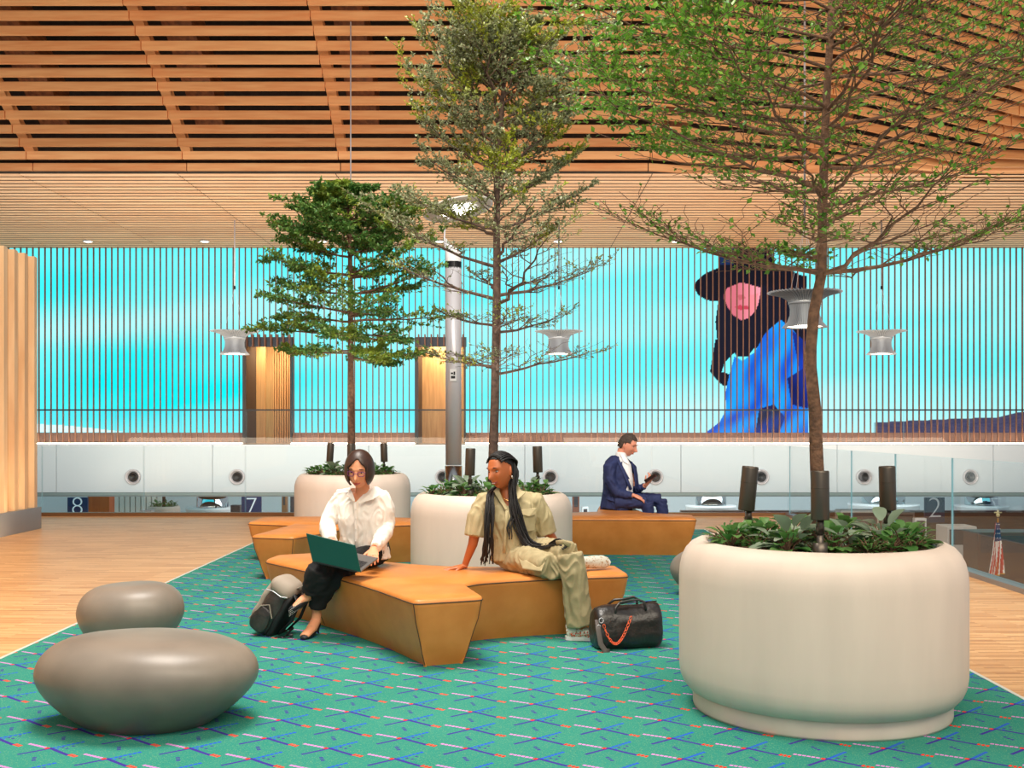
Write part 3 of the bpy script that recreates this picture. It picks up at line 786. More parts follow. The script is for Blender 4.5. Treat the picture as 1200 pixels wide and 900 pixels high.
def offset(poly, d):
    n = len(poly); area_ = sum(poly[i].x*poly[(i+1)%n].y-poly[(i+1)%n].x*poly[i].y for i in range(n)); sg = 1 if area_ > 0 else -1
    nr = []
    for i in range(n):
        t = (poly[(i+2)%n]-poly[i-2]); nr.append(Vector((t.y, -t.x)).normalized()*sg)
    return [poly[i]+nr[i]*d for i in range(n)]
def relax(poly, k):
    for _ in range(k):
        n = len(poly); poly = [(poly[i-1]+poly[i]*2+poly[(i+1)%n])/4 for i in range(n)]
    return poly
def bench(label, pts, seams=(), hz=.42, inset=.12):
    base = smooth_poly(pts, keep=.045)
    t = thing('sculptural_bench', label, 'bench', (sum(p.x for p in base)/len(base), sum(p.y for p in base)/len(base), 0), 'tan leather sculptural benches')
    m = MB(); n = len(base)
    levels = [(-inset-.004,.0085),(-inset,.02),(-inset*.72,hz*.22),(-inset*.42,hz*.45),(-inset*.18,hz*.68),(-.004,hz*.88),(0.002,hz-.025),(-.004,hz-.010),(-.015,hz-.001)]
    rings = []
    for d, z in levels:
        q = offset(base, d); q = relax(q, 4 if abs(d) > .03 else 0); rings.append([(p.x, p.y, z) for p in q])
    vs = [v for r_ in rings for v in r_]
    fs = [(i*n+a, i*n+(a+1)%n, (i+1)*n+(a+1)%n, (i+1)*n+a) for i in range(len(rings)-1) for a in range(n)]
    m.add(vs, fs)
    # top skin
    k0 = (len(rings)-1)*n
    bm_ = bmesh.new(); vv = [bm_.verts.new(v) for v in rings[-1]]
    f = bm_.faces.new(vv); bmesh.ops.triangulate(bm_, faces=[f]); bm_.verts.index_update()
    m.f += [tuple(k0+v.index for v in fc.verts) for fc in bm_.faces]; m.m += [0]*len(bm_.faces); bm_.free()
    area_ = sum(base[i].x*base[(i+1)%n].y-base[(i+1)%n].x*base[i].y for i in range(n))
    if area_ < 0: m.f = [tuple(reversed(q)) for q in m.f]
    o = m.build('upholstery', TAN, t, True)
    me = o.data; ang = [p.normal.z for p in me.polygons]
    s = MB(); rim = rings[-3]; pts3 = [Vector(p)+Vector((0,0,.0)) for p in rim]; pts3.append(pts3[0]); s.tube(pts3, .0035, 5, cap=False)
    for (sx, sy) in seams:
        i = min(range(n), key=lambda q: (base[q].x-sx)**2+(base[q].y-sy)**2)
        s.tube([Vector(rings[k][i]) for k in range(1, 7)], .0028, 5, cap=False)
    s.build('piping', SEAM, t, True)
    return t
def z42(px, py): p = PZ(px, py, .42); return (p.x, p.y)
B1 = [(-1.83,8.18),(-1.80,8.48),(-1.52,8.62),(-.93,8.05),(-.46,7.78),(.05,7.76),(.42,7.82),(.76,7.84),(.81,7.39),(.42,7.30),(.07,7.19),(-.20,7.06),(-.285,6.93),(-.15,6.42),(-.545,6.26),(-.93,6.98),(-1.39,7.62)]
bench('front tan leather bench seating the woman with the laptop and the woman in khaki', B1, [(-.15,6.42),(-.545,6.26),(-1.39,7.62),(.42,7.30)])
B2 = [(-2.36,9.98),(-1.95,9.86),(-1.55,10.95),(-1.0,11.22),(-.72,11.3),(-.70,11.75),(-1.2,11.95),(-2.05,12.1),(-2.70,12.0),(-2.72,11.35),(-2.20,11.15)]
bench('tan leather bench at the back left, partly behind the woman with the laptop', B2, [(-1.95,9.86),(-2.36,9.98)])
B3 = [(.30,11.85),(1.20,11.84),(2.02,11.78),(2.06,12.28),(1.56,12.60),(1.50,13.62),(1.12,13.68),(1.02,12.75),(.30,12.45)]
bench('tan leather bench at the back right under the man in the blue suit', B3, [])

# ------------------------------------------------------------------ pebble stools
def stool(label, c, rx, ry, h, rot, egg, tilt=0, seed=0):
    m = MB(); n = 72; k = 30; vs = []
    for j in range(k+1):
        s = j/k
        ph = -PI/2 + PI*s
        zc = math.sin(ph); cr = math.cos(ph)
        cr = abs(cr)**.78
        if zc < 0: z = .0 + h*.60*(1-abs(zc)**1.35) if True else 0; cr = max(cr, 0); rad = .50+.50*(1-abs(zc)**1.7) if s > 0 else .50
        else: z = h*(.60+.40*zc**1.0*1.0); rad = cr
        if zc < 0: z = h*.56*(1-abs(zc)); rad = (.58+.42*(1-abs(zc)**1.7))
        else: rad = max(0, math.cos(ph))**.52; z = h*(.56+.44*zc)
        for i in range(n):
            a = 2*PI*i/n; e = 1+egg*math.cos(a)+.04*math.cos(2*a+seed)
            x = math.cos(a)*rx*rad*e; y = math.sin(a)*ry*rad*(1+.06*math.cos(a))
            zz = z*(1+tilt*(x/rx)*(z/h))
            sh = (z/h)*.05
            vs.append((x+sh*rx, y, max(zz, 0)+.0085))
    fs = [(j*n+i, j*n+(i+1)%n, (j+1)*n+(i+1)%n, (j+1)*n+i) for j in range(k) for i in range(n)]
    fs.append(tuple(range(n-1,-1,-1)))
    m.add(vs, fs); o = m.build('pebble_stool', GREY, None, True); o.location = (c[0], c[1], 0); o.rotation_euler.z = rot
    tag(o, label, 'stool', 'grey pebble stools'); return o
stool('largest grey pebble-shaped stool, in the left foreground on the carpet', (-1.725,5.22), .505, .40, .415, 0.0, -.04, -.05)
stool('smaller grey pebble-shaped stool directly behind the large one at the carpet edge', (-2.43,6.95), .33, .30, .41, 0, .03, .03, 1)
stool('grey pebble-shaped stool mostly hidden behind the foreground planter', (1.73,9.15), .40, .36, .38, .4, 0, 0, 2)

# ------------------------------------------------------------------ silver lighting column
Yc = 15.4; cxp = P(531.5,500,Yc).x
t = thing('lighting_column', 'tall silver column light with a tilted white reflector disc, behind the middle planter', 'lamp post', (cxp,Yc,0))
zc = lambda py: EYE-(py-H0)/F*Yc
MB().tube([(cxp,Yc,zc(545)),(cxp,Yc,zc(314))], .112, 40).build('shaft', STEEL, t, True)
MB().tube([(cxp,Yc,0),(cxp,Yc,zc(546))], .122, 40).build('base_sleeve', mat('polished steel sleeve', (190,190,192), .2, 1), t, True)
m = MB()
for i in range(26):
    a = 2*PI*i/26; m.obox(Matrix.Translation((cxp+.10*math.cos(a), Yc+.10*math.sin(a), zc(311))) @ Matrix.Rotation(a,4,'Z'), .012, .006, .05)
m.tube([(cxp,Yc,zc(315)),(cxp,Yc,zc(306))], .085, 24); m.build('vent_ring', DARKM, t)
m = MB(); nn = 40; vs = []
for i in range(nn):
    a = 2*PI*i/nn; vs.append((cxp+.112*math.cos(a), Yc+.112*math.sin(a), zc(307)))
for i in range(nn):
    a = 2*PI*i/nn; vs.append((cxp+.112*math.cos(a), Yc+.112*math.sin(a), zc(296)+max(0,-math.cos(a)+.3)*.16))
m.add(vs, [(i,(i+1)%nn,nn+(i+1)%nn,nn+i) for i in range(nn)]+[tuple(range(nn,2*nn))]); m.build('lamp_housing', WHITEM, t, True)
MB().tube([(cxp-.10,Yc,zc(300)),(cxp-.13,Yc,zc(282)),(cxp-.12,Yc,zc(262)),(cxp-.04,Yc,zc(252))], .012, 8).build('reflector_arm', STEEL, t, True)
m = MB(); m.lathe([(.001,.0),(.30,-.006),(.47,.0),(.50,.012),(.47,.02),(.001,.03)], n=48)
o = m.build('reflector_disc', mat('white reflector', (240,240,236), .4), t, True); o.location = (P(537,246,Yc).x-cxp, 0, zc(246)); o.rotation_euler = (-.14, -.20, 0)
MB().box(cxp-.045,cxp+.045,Yc-.125,Yc-.108,zc(447),zc(433)).build('notice_plate', WHITEM, t)
m = MB(); m.box(cxp-.03,cxp+.03,Yc-.128,Yc-.124,zc(444),zc(441)).box(cxp-.03,cxp+.0,Yc-.128,Yc-.124,zc(439),zc(437)).box(cxp+.006,cxp+.03,Yc-.128,Yc-.124,zc(440),zc(436)); m.build('notice_print', DARKM, t)
l = bpy.data.lights.new('column_uplight','SPOT'); l.energy = 70; l.spot_size = .9; l.color = (1,.97,.92); l.shadow_soft_size = .06
q = bpy.data.objects.new('column_uplight', l); COL.objects.link(q); q.location = (cxp+.04, Yc, zc(292)+.05); q.rotation_euler = (PI,0,0)

# ------------------------------------------------------------------ pendants
PF = mat('grey-white lamp fin', (168,172,178), .4)
def pendant():
    t = thing('finned_pendant', '', 'pendant lamp', (0,0,0))
    def fins(name, prof_o, prof_i, n, th=.006):
        m = MB(); k = len(prof_o)
        for q in range(n):
            a = 2*PI*q/n; ca, sa = math.cos(a), math.sin(a); nx, ny = -sa*th/2, ca*th/2
            vs = []
            for (ro, zo), (ri, zi) in zip(prof_o, prof_i):
                for s in (-1,1): vs.append((ro*ca+s*nx, ro*sa+s*ny, zo))
                for s in (-1,1): vs.append((ri*ca+s*nx, ri*sa+s*ny, zi))
            fs = []
            for i in range(k-1):
                b = i*4; c = b+4; fs += [(b,b+1,c+1,c),(b+2,c+2,c+3,b+3),(b,c,c+2,b+2),(b+1,b+3,c+3,c+1)]
            fs += [(0,2,3,1), ((k-1)*4,(k-1)*4+1,(k-1)*4+3,(k-1)*4+2)]
            m.add(vs, fs)
        return m.build(name, PF, t)
    # upper flare
    fins('upper_fins', [(.30,.0),(.33,.05),(.42,.11),(.55,.15),(.695,.185)], [(.24,.02),(.26,.09),(.34,.155),(.50,.185),(.68,.20)], 56, .010)
    MB().lathe([(.262,.02),(.285,.07),(.37,.125),(.50,.158),(.62,.175),(.62,.18),(.50,.164),(.36,.135),(.27,.08)], n=56).build('upper_cone', mat('grey cone', (132,138,144), .5), t, True)
    fins('lower_fins', [(.295,-.02),(.27,-.12),(.275,-.24),(.32,-.36),(.42,-.47)], [(.26,-.02),(.23,-.12),(.235,-.24),(.27,-.36),(.36,-.47)], 56)
    MB().lathe([(.262,.0),(.305,.0),(.305,-.03),(.262,-.03),(.262,.0)], n=48).build('waist_ring', PF, t, True)
    MB().lathe([(.255,-.02),(.226,-.12),(.232,-.24),(.265,-.36),(.35,-.45)], n=48).build('diffuser', mat('lamp diffuser', (200,205,210), .6, trans=0), t, True)
    MB().lathe([(.34,-.445),(.001,-.44)], n=32).build('lamp_face', mat('pendant light face', (255,245,230), .5, emit=(255,240,215), es=5), t)
    MB().lathe([(.25,.02),(.001,.03)], n=32).build('cap', PF, t)
    m = MB()
    for q in range(4):
        a = PI/4+PI/2*q; m.tube([(.34*math.cos(a), .34*math.sin(a), .10), (0,0,1.45)], .004, 4)
    m.build('suspension_wires', STEEL, t)
    return t
pd0 = pendant()
pds = [(275, 401, 31.0, 'grey finned pendant lamp on the left, before the left doorway'), (655, 401, 31.0, 'grey finned pendant lamp seen through the twigs of the middle tree'),
       (943, 362, 20.5, 'nearest white finned pendant lamp, partly behind the large tree trunk'), (1033, 401, 31.0, 'finned pendant lamp right of the large tree trunk')]
for k, (px, py, Y, lab) in enumerate(pds):
    p = P(px, py, Y); o = pd0 if k == 0 else dup(pd0, (0,0,0)); o.location = (p.x, Y, p.z+.12); o['label'] = lab; o['group'] = 'finned pendant lamps over the hall'
    top = (ZT if Y > 27 else 10.42); rd = MB().tube([(0,0,1.42),(0,0,top-p.z-.12)], .02, 8).build('hanging_rod', STEEL, None, True); rd.parent = o
    MB().tube([(0,0,1.38),(0,0,1.47)], .03, 8).build('rod_coupling', DARKM, None, True).parent = o
a = P(411, 300, 22.2); tag(MB().tube([a, (a.x, a.y, 9.63)], .014, 8).tube([a-Vector((0,0,.12)), a], .035, 10).build('steel_cable', STEEL, None, True, loc=a), 'thin grey steel cable hanging from the ceiling behind the rear left tree', 'cable')
# ------------------------------------------------------------------ lobby below and beyond
LB = -4.6
struct(MB().box(-26, 26, 17.6, 37, LB-.2, LB).box(-26,26,37,50,LB-.2,LB).box(4.6,26,-6,17.6,LB-.2,LB).build('floor_lobby', mat('lobby terrazzo', (176,160,142), .3, var=.1)))
struct(MB().box(-26, 26, 49.8, 50, LB, .8).build('wall_lobby_far', mat('white lobby wall', (226,232,236), .5)))
struct(MB().box(6.0, 26, 38.2, 38.5, LB, -1.55).build('wall_ticket_hall', mat('dark walnut panel', (96,62,46), .35, col2=(70,46,36), vscale=2, stretch=(.4,1,14))))
NAVY = mat('navy sign', (30,52,98), .45); WTXT = mat('white lettering', (240,244,248), .5, emit=(240,244,248), es=.15)
def text_mesh(s, size, name='numeral', ext=.01):
    c = bpy.data.curves.new(name, 'FONT'); c.body = s; c.size = size; c.extrude = ext; c.offset = -.022; c.align_x = 'CENTER'; c.align_y = 'CENTER'
    o = bpy.data.objects.new(name, c); dg = bpy.context.evaluated_depsgraph_get(); COL.objects.link(o); dg.update()
    me = bpy.data.meshes.new_from_object(o.evaluated_get(dg)); bpy.data.objects.remove(o); me.materials.clear(); me.materials.append(WTXT)
    q = bpy.data.objects.new(name, me); COL.objects.link(q); return q
def sign(n, x0, x1, y0, Y, lab, ty):
    a = P(x0, y0, Y); b = P(x1, y0, Y); t = thing('numbered_sign', lab, 'sign', ((a.x+b.x)/2, Y, LB)); h = a.z
    MB().box(a.x, b.x, Y, Y+.10, h-.85, h).build('sign_panel', NAVY, t)
    MB().box(a.x+.1, a.x+.18, Y+.02, Y+.08, LB, h-.84).box(b.x-.18, b.x-.1, Y+.02, Y+.08, LB, h-.84).build('post', DARKM, t)
    q = text_mesh(n, 1.0); c = P((x0+x1)/2, ty, Y); q.parent = t; q.location = (0, -.012, c.z-LB); q.rotation_euler = (PI/2,0,0)
sign('8', 79, 102.5, 583, 42, 'navy sign with a white 8 below the balcony at far left', 594)
sign('7', 283, 306, 582, 42, 'navy sign with a white 7 below the balcony, left of the rear planter', 594.5)
sign('2', 1084, 1107, 583, 37.0, 'navy sign with a white 2 seen through the right glass railing', 596)
o = MB().box(P(102.5,0,44).x, P(128,0,44).x, 44, 44.6, LB, .6).build('orange_wood_panel', mat('orange wood', (214,104,38), .5, col2=(190,84,26), vscale=2, stretch=(5,1,.5))); tag(o, 'tall orange wood wall panel right of the 8 sign', 'wall panel')
m = MB()
for i in range(9): m.box(P(134+i*6.3,0,48).x, P(139+i*6.3,0,48).x, 48, 48.3, LB, .6)
tag(m.build('slatted_screen', mat('white slat', (228,222,212), .5)), 'white vertical slatted screen beyond the 8 sign', 'screen')
t = thing('lobby_planter', 'small white round planter with a thin tree in the lobby below the balcony', 'planter', (P(192,0,40).x, 40, LB))
cx = P(192,0,40).x; zt = P(0,593,40).z
MB().lathe([(.5,LB),(.55,LB+.1),(.58,zt-.1),(.55,zt),(.45,zt),(.44,zt-.1),(.001,zt-.1)], (cx,40,0), 40).build('bowl', PLANTER, t, True)
MB().tube([(cx,40,zt-.2),(cx,40,zt+2.2)], .06, 8).build('trunk', BARK, t, True)
m = MB(); r_ = random.Random(3)
for _ in range(160): leaf(m, Vector((cx+r_.uniform(-.45,.45),40+r_.uniform(-.3,.3),zt+r_.uniform(-.05,.14))), rv(r_), Vector((0,0,1)), .14, .09)
m.build('leaves', LP1, t)
WC = mat('white counter', (232,236,238), .35); KD = mat('kiosk dark', (60,60,66), .4)
def counter(px, py, Y, w, lab, glassy=True, col=WC):
    c = P(px, py, Y); t = thing('round_counter', lab, 'counter', (c.x, Y, LB)); 
    MB().lathe([(w*.9,LB),(w*.95,LB+.3),(w,c.z-.12),(w*1.02,c.z-.06),(w*1.02,c.z),(.001,c.z)], (c.x,Y,0), 40).build('counter_body', col, t, True)
    if glassy:
        MB().lathe([(w*.62,c.z),(w*.62,c.z+.55),(w*.60,c.z+.55),(w*.60,c.z)], (c.x,Y,0), 40).build('mirrored_drum', mat('mirrored drum', (190,205,210), .08, 1), t, True)
        MB().lathe([(.001,c.z+.62),(w*.9,c.z+.62),(w*.9,c.z+.70),(.001,c.z+.70)], (c.x,Y,0), 40).build('canopy_ring', mat('canopy wood', (120,82,58), .5), t, True)
counter(249, 594.5, 41, .95, 'white round lobby counter with mirrored drum, between the lobby planter and the 7 sign')
counter(833, 592, 40, .9, 'white round lobby counter below the balcony, right of the suited man')
counter(1035, 590, 42, 1.3, 'wide round lobby counter seen through the right glass, left of the 2 sign')
counter(1150, 592, 43, 1.0, 'round lobby counter seen through the right glass, right of the 2 sign')
def kiosk(x0, x1, y0, Y, lab, col, d=.3):
    a = P(x0,y0,Y); b = P(x1,y0,Y); t = thing('check_in_kiosk', lab, 'kiosk', ((a.x+b.x)/2, Y, LB))
    MB().box(a.x, b.x, Y, Y+d, LB, a.z).build('cabinet', col, t, bevel=.02)
    MB().box(a.x+.06, b.x-.06, Y-.012, Y-.002, a.z-.5, a.z-.08).build('panel', KD, t)
kiosk(270, 281, 592, 39, 'dark kiosk with a screen just left of the 7 sign', KD)
kiosk(340, 352, 580, 42, 'dark framed kiosk right of the 7 sign', KD)
kiosk(330, 336, 577, 43, 'narrow brown upright right of the 7 sign', mat('narrow brown', (150,104,66), .5))
kiosk(163, 178, 598, 37, 'low white desk end left of the lobby planter', WC)
kiosk(671, 679, 579, 42, 'brown narrow upright left of the suited man below the balcony', mat('brown upright', (124,74,56), .5))
kiosk(682, 690, 594, 42, 'low pale screen under the balcony left of the suited man', WC)
t_ = mat('white pylon', (222,222,222), .4)
kiosk(1072, 1086, 607, 33, 'slanted white pylon behind the right glass railing', t_, .2)
kiosk(1110, 1145, 617, 30, 'white box kiosk on the floor below the right glass railing', mat('white kiosk', (206,202,196), .45), .8)
kiosk(1146, 1235, 624, 27, 'long dark counter below the right glass railing behind the flag', mat('dark counter', (84,66,60), .4), .9)
kiosk(985, 1030, 598, 34, 'low pale desk below the right glass railing behind the large planter', mat('pale desk', (190,176,160), .5), .6)
kiosk(1040, 1072, 600, 36, 'low grey desk below the right glass railing', mat('grey desk', (150,140,134), .5), .6)
# flag on its pole in the lobby
Yf = 20.0; pc = P(1169.5, 606, Yf)
t = thing('flag_on_pole', 'american flag hanging furled from a gold-topped pole behind the right glass railing', 'flag', (pc.x, Yf, LB))
MB().tube([(pc.x,Yf,LB),(pc.x,Yf,pc.z-.02)], .014, 8).lathe([(.001,LB),(.16,LB),(.15,LB+.05),(.02,LB+.07)], (pc.x,Yf,0), 24).build('pole', mat('gold pole', (206,150,60), .3, .7), t, True)
m = MB(); m.ell((pc.x,Yf,pc.z+.04), (.035,.035,.04)); m.obox(Matrix.Translation((pc.x,Yf,pc.z+.085)), .07,.006,.012); m.ell((pc.x,Yf,pc.z+.10),(.02,.014,.035)); m.build('finial', mat('pale finial', (232,214,160), .35, .5), t, True)
nu, nv = 44, 46; vs = []; mi = []
fm = [mat('flag red', (196,48,40), .7), mat('flag white', (238,234,226), .7), mat('flag blue', (28,44,104), .7), mat('gold fringe', (214,160,60), .6)]
zt = pc.z-.10; hh = 1.0
for j in range(nv+1):
    f = j/nv
    for i in range(nu+1):
        g = i/nu; wd = .035+.095*f**1.1
        x = pc.x-.02 + (g-.62)*wd*2 + .02*math.sin(g*19+f*2); yv = Yf-.02+.045*math.sin(g*23+f*1.2)*(.4+.6*f); z = zt-hh*f*(1-.10*abs(g-.35))
        vs.append((x, yv, z))
fs = []
for j in range(nv):
    for i in range(nu):
        a = j*(nu+1)+i; fs.append((a,a+1,a+nu+2,a+nu+1)); s = int(i/nu*13+j/nv*3.2)
        mi.append(3 if j == nv-1 else (2 if (j < 16 and i > 8) else s % 2))
q = MB(); q.v = vs; q.f = fs; q.m = mi; o = q.build('flag_cloth', fm, t, True)
so = o.modifiers.new('s','SOLIDIFY'); so.thickness = .006
m = MB()
for j in range(4):
    for i in range(5):
        g = .32+.13*i+.03*(j%2); f = .03+.085*j; wd = .035+.095*f**1.1
        m.obox(Matrix.Translation((pc.x-.02+(g-.62)*wd*2+.02*math.sin(g*19+f*2), Yf-.04+.045*math.sin(g*23+f*1.2)*(.4+.6*f), zt-hh*f*(1-.1*abs(g-.35)))), .006,.003,.006)
m.build('stars', fm[1], t)
# ------------------------------------------------------------------ people
SK1 = mat('light skin', (232,160,120), .5, sss=.08, spec=.4); SK2 = mat('brown skin', (188,104,58), .42, sss=.06, spec=.5); SK3 = mat('fair ruddy skin', (222,150,124), .5, sss=.08)
LIP1 = mat('rose lips', (176,74,66), .4); LIP2 = mat('dark rose lips', (150,62,52), .35); EYEW = mat('eye white', (238,236,230), .2); IRIS = mat('dark iris', (34,22,16), .2)
HAIR1 = mat('dark brown hair', (70,42,30), .42, spec=.6, col2=(40,24,18), vscale=3, stretch=(60,60,3)); HAIR2 = mat('black braids', (24,20,20), .45, spec=.5, bump=.5, bscale=160)
HAIR3 = mat('short greying brown hair', (84,66,54), .6, col2=(52,40,34), vscale=60, bump=.8, bscale=220)
SHIRTW = mat('white cotton', (240,232,222), .75, bump=.06, bscale=30); KHAKI = mat('khaki twill', (190,174,134), .8, col2=(178,162,122), vscale=20, bump=.08, bscale=120)
KHAKIP = mat('khaki cargo twill', (176,160,122), .8, col2=(160,145,108), vscale=16, bump=.08, bscale=120)
BLACKC = mat('black cloth', (20,19,21), .9); NAVYC = mat('navy suit wool', (36,48,96), .75, col2=(30,40,84), vscale=30); SHIRTB = mat('white shirt', (238,238,240), .7)
BROWD = mat('dark brow hair', (34,24,20), .7)

def hmat(c, yaw, pitch, roll=0, s=1.0):
    return Matrix.Translation(c) @ Matrix.Rotation(math.radians(yaw),4,'Z') @ Matrix.Rotation(math.radians(pitch),4,'X') @ Matrix.Rotation(math.radians(roll),4,'Y') @ Matrix.Scale(s,4)
def G(v, c, w): return math.exp(-((v-c)/w)**2)
def headfn(female=True):
    def f(d):
        x, y, z = d; t = max(0, -z/.116); ft = y < 0
        x *= 1-(.27 if female else .20)*t**1.9
        if ft: y *= 1-.06*t
        else: y *= 1-.50*t**1.1
        if ft and abs(x) < .075:
            k = min(1, (-y)/.05)
            y -= k*(.031*G(x,0,.0115)*(G(z,-.030,.016)+.42*G(z,-.008,.020)) )      # nose
            y -= k*.006*G(z,.030,.010)*G(abs(x),.028,.026)                          # brow
            y += k*.013*G(abs(x),.031,.016)*G(z,.010,.013)                          # eye sockets
            y -= k*.010*G(x,0,.023)*G(z,-.064,.013)                                 # lips
            y += k*.004*G(x,0,.020)*G(z,-.078,.006)
            y -= k*.013*G(x,0,.022)*G(z,-.100,.016)                                 # chin
            y -= k*.006*G(abs(x),.045,.018)*G(z,-.026,.022)                         # cheeks
        return Vector((x, y, z))
    return f
def add_head(mb, M, female=True, ears=True):
    f = headfn(female); nu, nv = 96, 72; vs = []
    for j in range(nv+1):
        ph = PI*j/nv
        for i in range(nu):
            th = 2*PI*i/nu; d = f(Vector((math.cos(th)*math.sin(ph)*.073, math.sin(th)*math.sin(ph)*.093, math.cos(ph)*.116))); vs.append(M @ d)
    mb.add(vs, [(j*nu+i, (j+1)*nu+i, (j+1)*nu+(i+1)%nu, j*nu+(i+1)%nu) for j in range(nv) for i in range(nu)])
    if ears:
        for s in (-1,1):
            pts = [M @ Vector((s*(.070+.010*math.sin(a)), .012+.010*math.cos(a*1.0+.6), -.008+.026*math.cos(a))) for a in [PI*q/8 for q in range(9)]]
            mb.tube(pts, [.006]*9, 8); mb.ell(M @ Vector((s*.071,.012,-.006)), (.006,.014,.024), (M.to_3x3()))
def features(M, parent, lip, brow=BROWD, smile=0, closed=.5):
    e = MB(); ir = MB(); b = MB(); l = MB(); R3 = M.to_3x3()
    for s in (-1,1):
        e.ell(M @ Vector((s*.031,-.0685,.009)), (.0130,.008,.0075*(1-closed*.5)), R3, 16, 10)
        ir.ell(M @ Vector((s*.031,-.0762,.007)), (.0055,.0022,.0052*(1-closed*.4)), R3, 12, 8)
        b.tube([M @ Vector((s*x, -.0880+.3*(x-.03)**2*20+max(0,x-.035)*.55, z)) for x, z in ((.014,.029),(.024,.034),(.036,.035),(.047,.029))], [.0022,.0032,.0028,.0012], 6)
        b.tube([M @ Vector((s*x, y, z)) for x, y, z in ((.018,-.0775,.011),(.026,-.0800,.0145),(.036,-.0780,.0145),(.045,-.070,.010))], [.0010,.0018,.0018,.0012], 5)
    for zz, r_ in ((-.0605,.0036),(-.0680,.0045)):
        up = (zz > -.064)
        pts = []
        for q in range(9):
            u = -1+q/4; x = u*(.022+.004*smile); pts.append(M @ Vector((x, -.0875+.014*u*u, zz+(.006*smile*u*u if not smile else .007*u*u)+(0 if not up else -.0015*abs(u)) + (-.002 if up else .002)*u*u)))
        l.tube(pts, [.0008,.0022,r_*.8,r_,r_*.9,r_,r_*.8,.0022,.0008], 6)
    e.build('eyes', EYEW, parent, True); ir.build('irises', IRIS, parent, True); b.build('eyebrows_and_lashes', brow, parent, True); l.build('lips', lip, parent, True)
    if smile >= 1:
        t = MB(); t.ell(M @ Vector((0,-.0868,-.0640)), (.015,.004,.0030), R3, 16, 8); t.build('teeth', EYEW, parent, True)
def shell(M, rad, fn, keep, name, m, parent, thick=.008, nu=96, nv=72, c=(0,0,0)):
    vs = []; loc = []
    for j in range(nv+1):
        ph = PI*j/nv
        for i in range(nu):
            th = 2*PI*i/nu; d = Vector((math.cos(th)*math.sin(ph)*rad[0], math.sin(th)*math.sin(ph)*rad[1], math.cos(ph)*rad[2]))+Vector(c)
            d = fn(d); loc.append(d); vs.append(M @ d)
    fs = [(j*nu+i, (j+1)*nu+i, (j+1)*nu+(i+1)%nu, j*nu+(i+1)%nu) for j in range(nv) for i in range(nu)]
    fs = [f for f in fs if keep(sum((loc[v] for v in f), Vector())/4)]
    mb = MB(); mb.add(vs, fs); o = mb.build(name, m, parent, True)
    s = o.modifiers.new('s','SOLIDIFY'); s.thickness = thick; s.offset = -1
    return o
def hand(mb, wrist, d, side, normal, s=1.0, curl=(.25,.3,.35,.4), thumb=1, spread=.10, thumb_out=.8):
    """d: towards the fingers, side: towards the thumb, normal: back of the hand"""
    d = Vector(d).normalized(); side = Vector(side); side = (side-d*side.dot(d)).normalized(); nrm = d.cross(side)
    if nrm.dot(Vector(normal)) < 0: nrm = -nrm
    w_ = Vector(wrist)
    mb.tube([w_-d*.02*s, w_, w_+d*.03*s, w_+d*.065*s, w_+d*.088*s], [(.026*s,.019*s),(.027*s,.018*s),(.036*s,.017*s),(.041*s,.015*s),(.038*s,.011*s)], 14, side=side)
    for k, (o, L) in enumerate(((.029,.072),(.010,.080),(-.010,.074),(-.028,.058))):
        p = w_+d*(.078-abs(o-.008)*.18)*s+side*o*s; a = 0; dd = (d+side*(o*spread/.03)).normalized(); pts = [p]; rr = [.0095*s]
        for q, f in enumerate((.45,.32,.23)):
            a += curl[k]*(1.0 if q else .7); v = (dd*math.cos(a)-nrm*math.sin(a)); p = p+v*L*s*f*1.0; pts.append(p); rr.append((.0088,.0080,.0066)[q]*s)
        mb.tube([pts[0]-d*.02*s]+pts, [.0095*s]+rr, 10); mb.ell(pts[-1], (.0066*s,)*3, nu=8, nv=6)
    p = w_+d*.022*s+side*.026*s; v = (d*.75+side*thumb_out-nrm*.25).normalized(); v2 = (d*.95+side*.35-nrm*.3).normalized()
    pts = [p-v*.012*s, p+v*.022*s, p+v*.045*s, p+v*.045*s+v2*.028*s]
    mb.tube(pts, [.014*s,.0125*s,.0105*s,.0075*s], 10); mb.ell(pts[-1], (.0078*s,)*3, nu=8, nv=6)
def wrinkle(amp, sc, st=(1,1,1), seed=0):
    def f(v):
        q = Vector((v.x*st[0]*sc+seed, v.y*st[1]*sc, v.z*st[2]*sc)); a = noise.noise(q+Vector((noise.noise(q*.6)*1.5,)*3))
        return amp*(1-abs(a)*3.2)*.8
    return f
def cut(o, pred):
    bm_ = bmesh.new(); bm_.from_mesh(o.data); off_ = o.location*0
    W = Vector(o.location); 
    if o.parent: W = W+o.parent.location
    bad = [f for f in bm_.faces if pred(f.calc_center_median()+W*0, f.normal)]
    bmesh.ops.delete(bm_, geom=bad, context='FACES')
    # ragged edge relaxed
    for _ in range(6):
        mv = {}
        for v in bm_.verts:
            be = [e for e in v.link_edges if e.is_boundary]
            if len(be) == 2: mv[v] = (be[0].other_vert(v).co+be[1].other_vert(v).co)*.25+v.co*.5
        for v, c_ in mv.items(): v.co = c_
    bm_.to_mesh(o.data); bm_.free()
def px_of(p): return (VX+p.x/p.y*F, H0-(p.z-EYE)/p.y*F)
def intri(q, a, b, c):
    s = lambda p, u, v: (u[0]-p[0])*(v[1]-p[1])-(v[0]-p[0])*(u[1]-p[1])
    d1_, d2_, d3_ = s(q,a,b), s(q,b,c), s(q,c,a)
    return (d1_ >= 0) == (d2_ >= 0) == (d3_ >= 0)
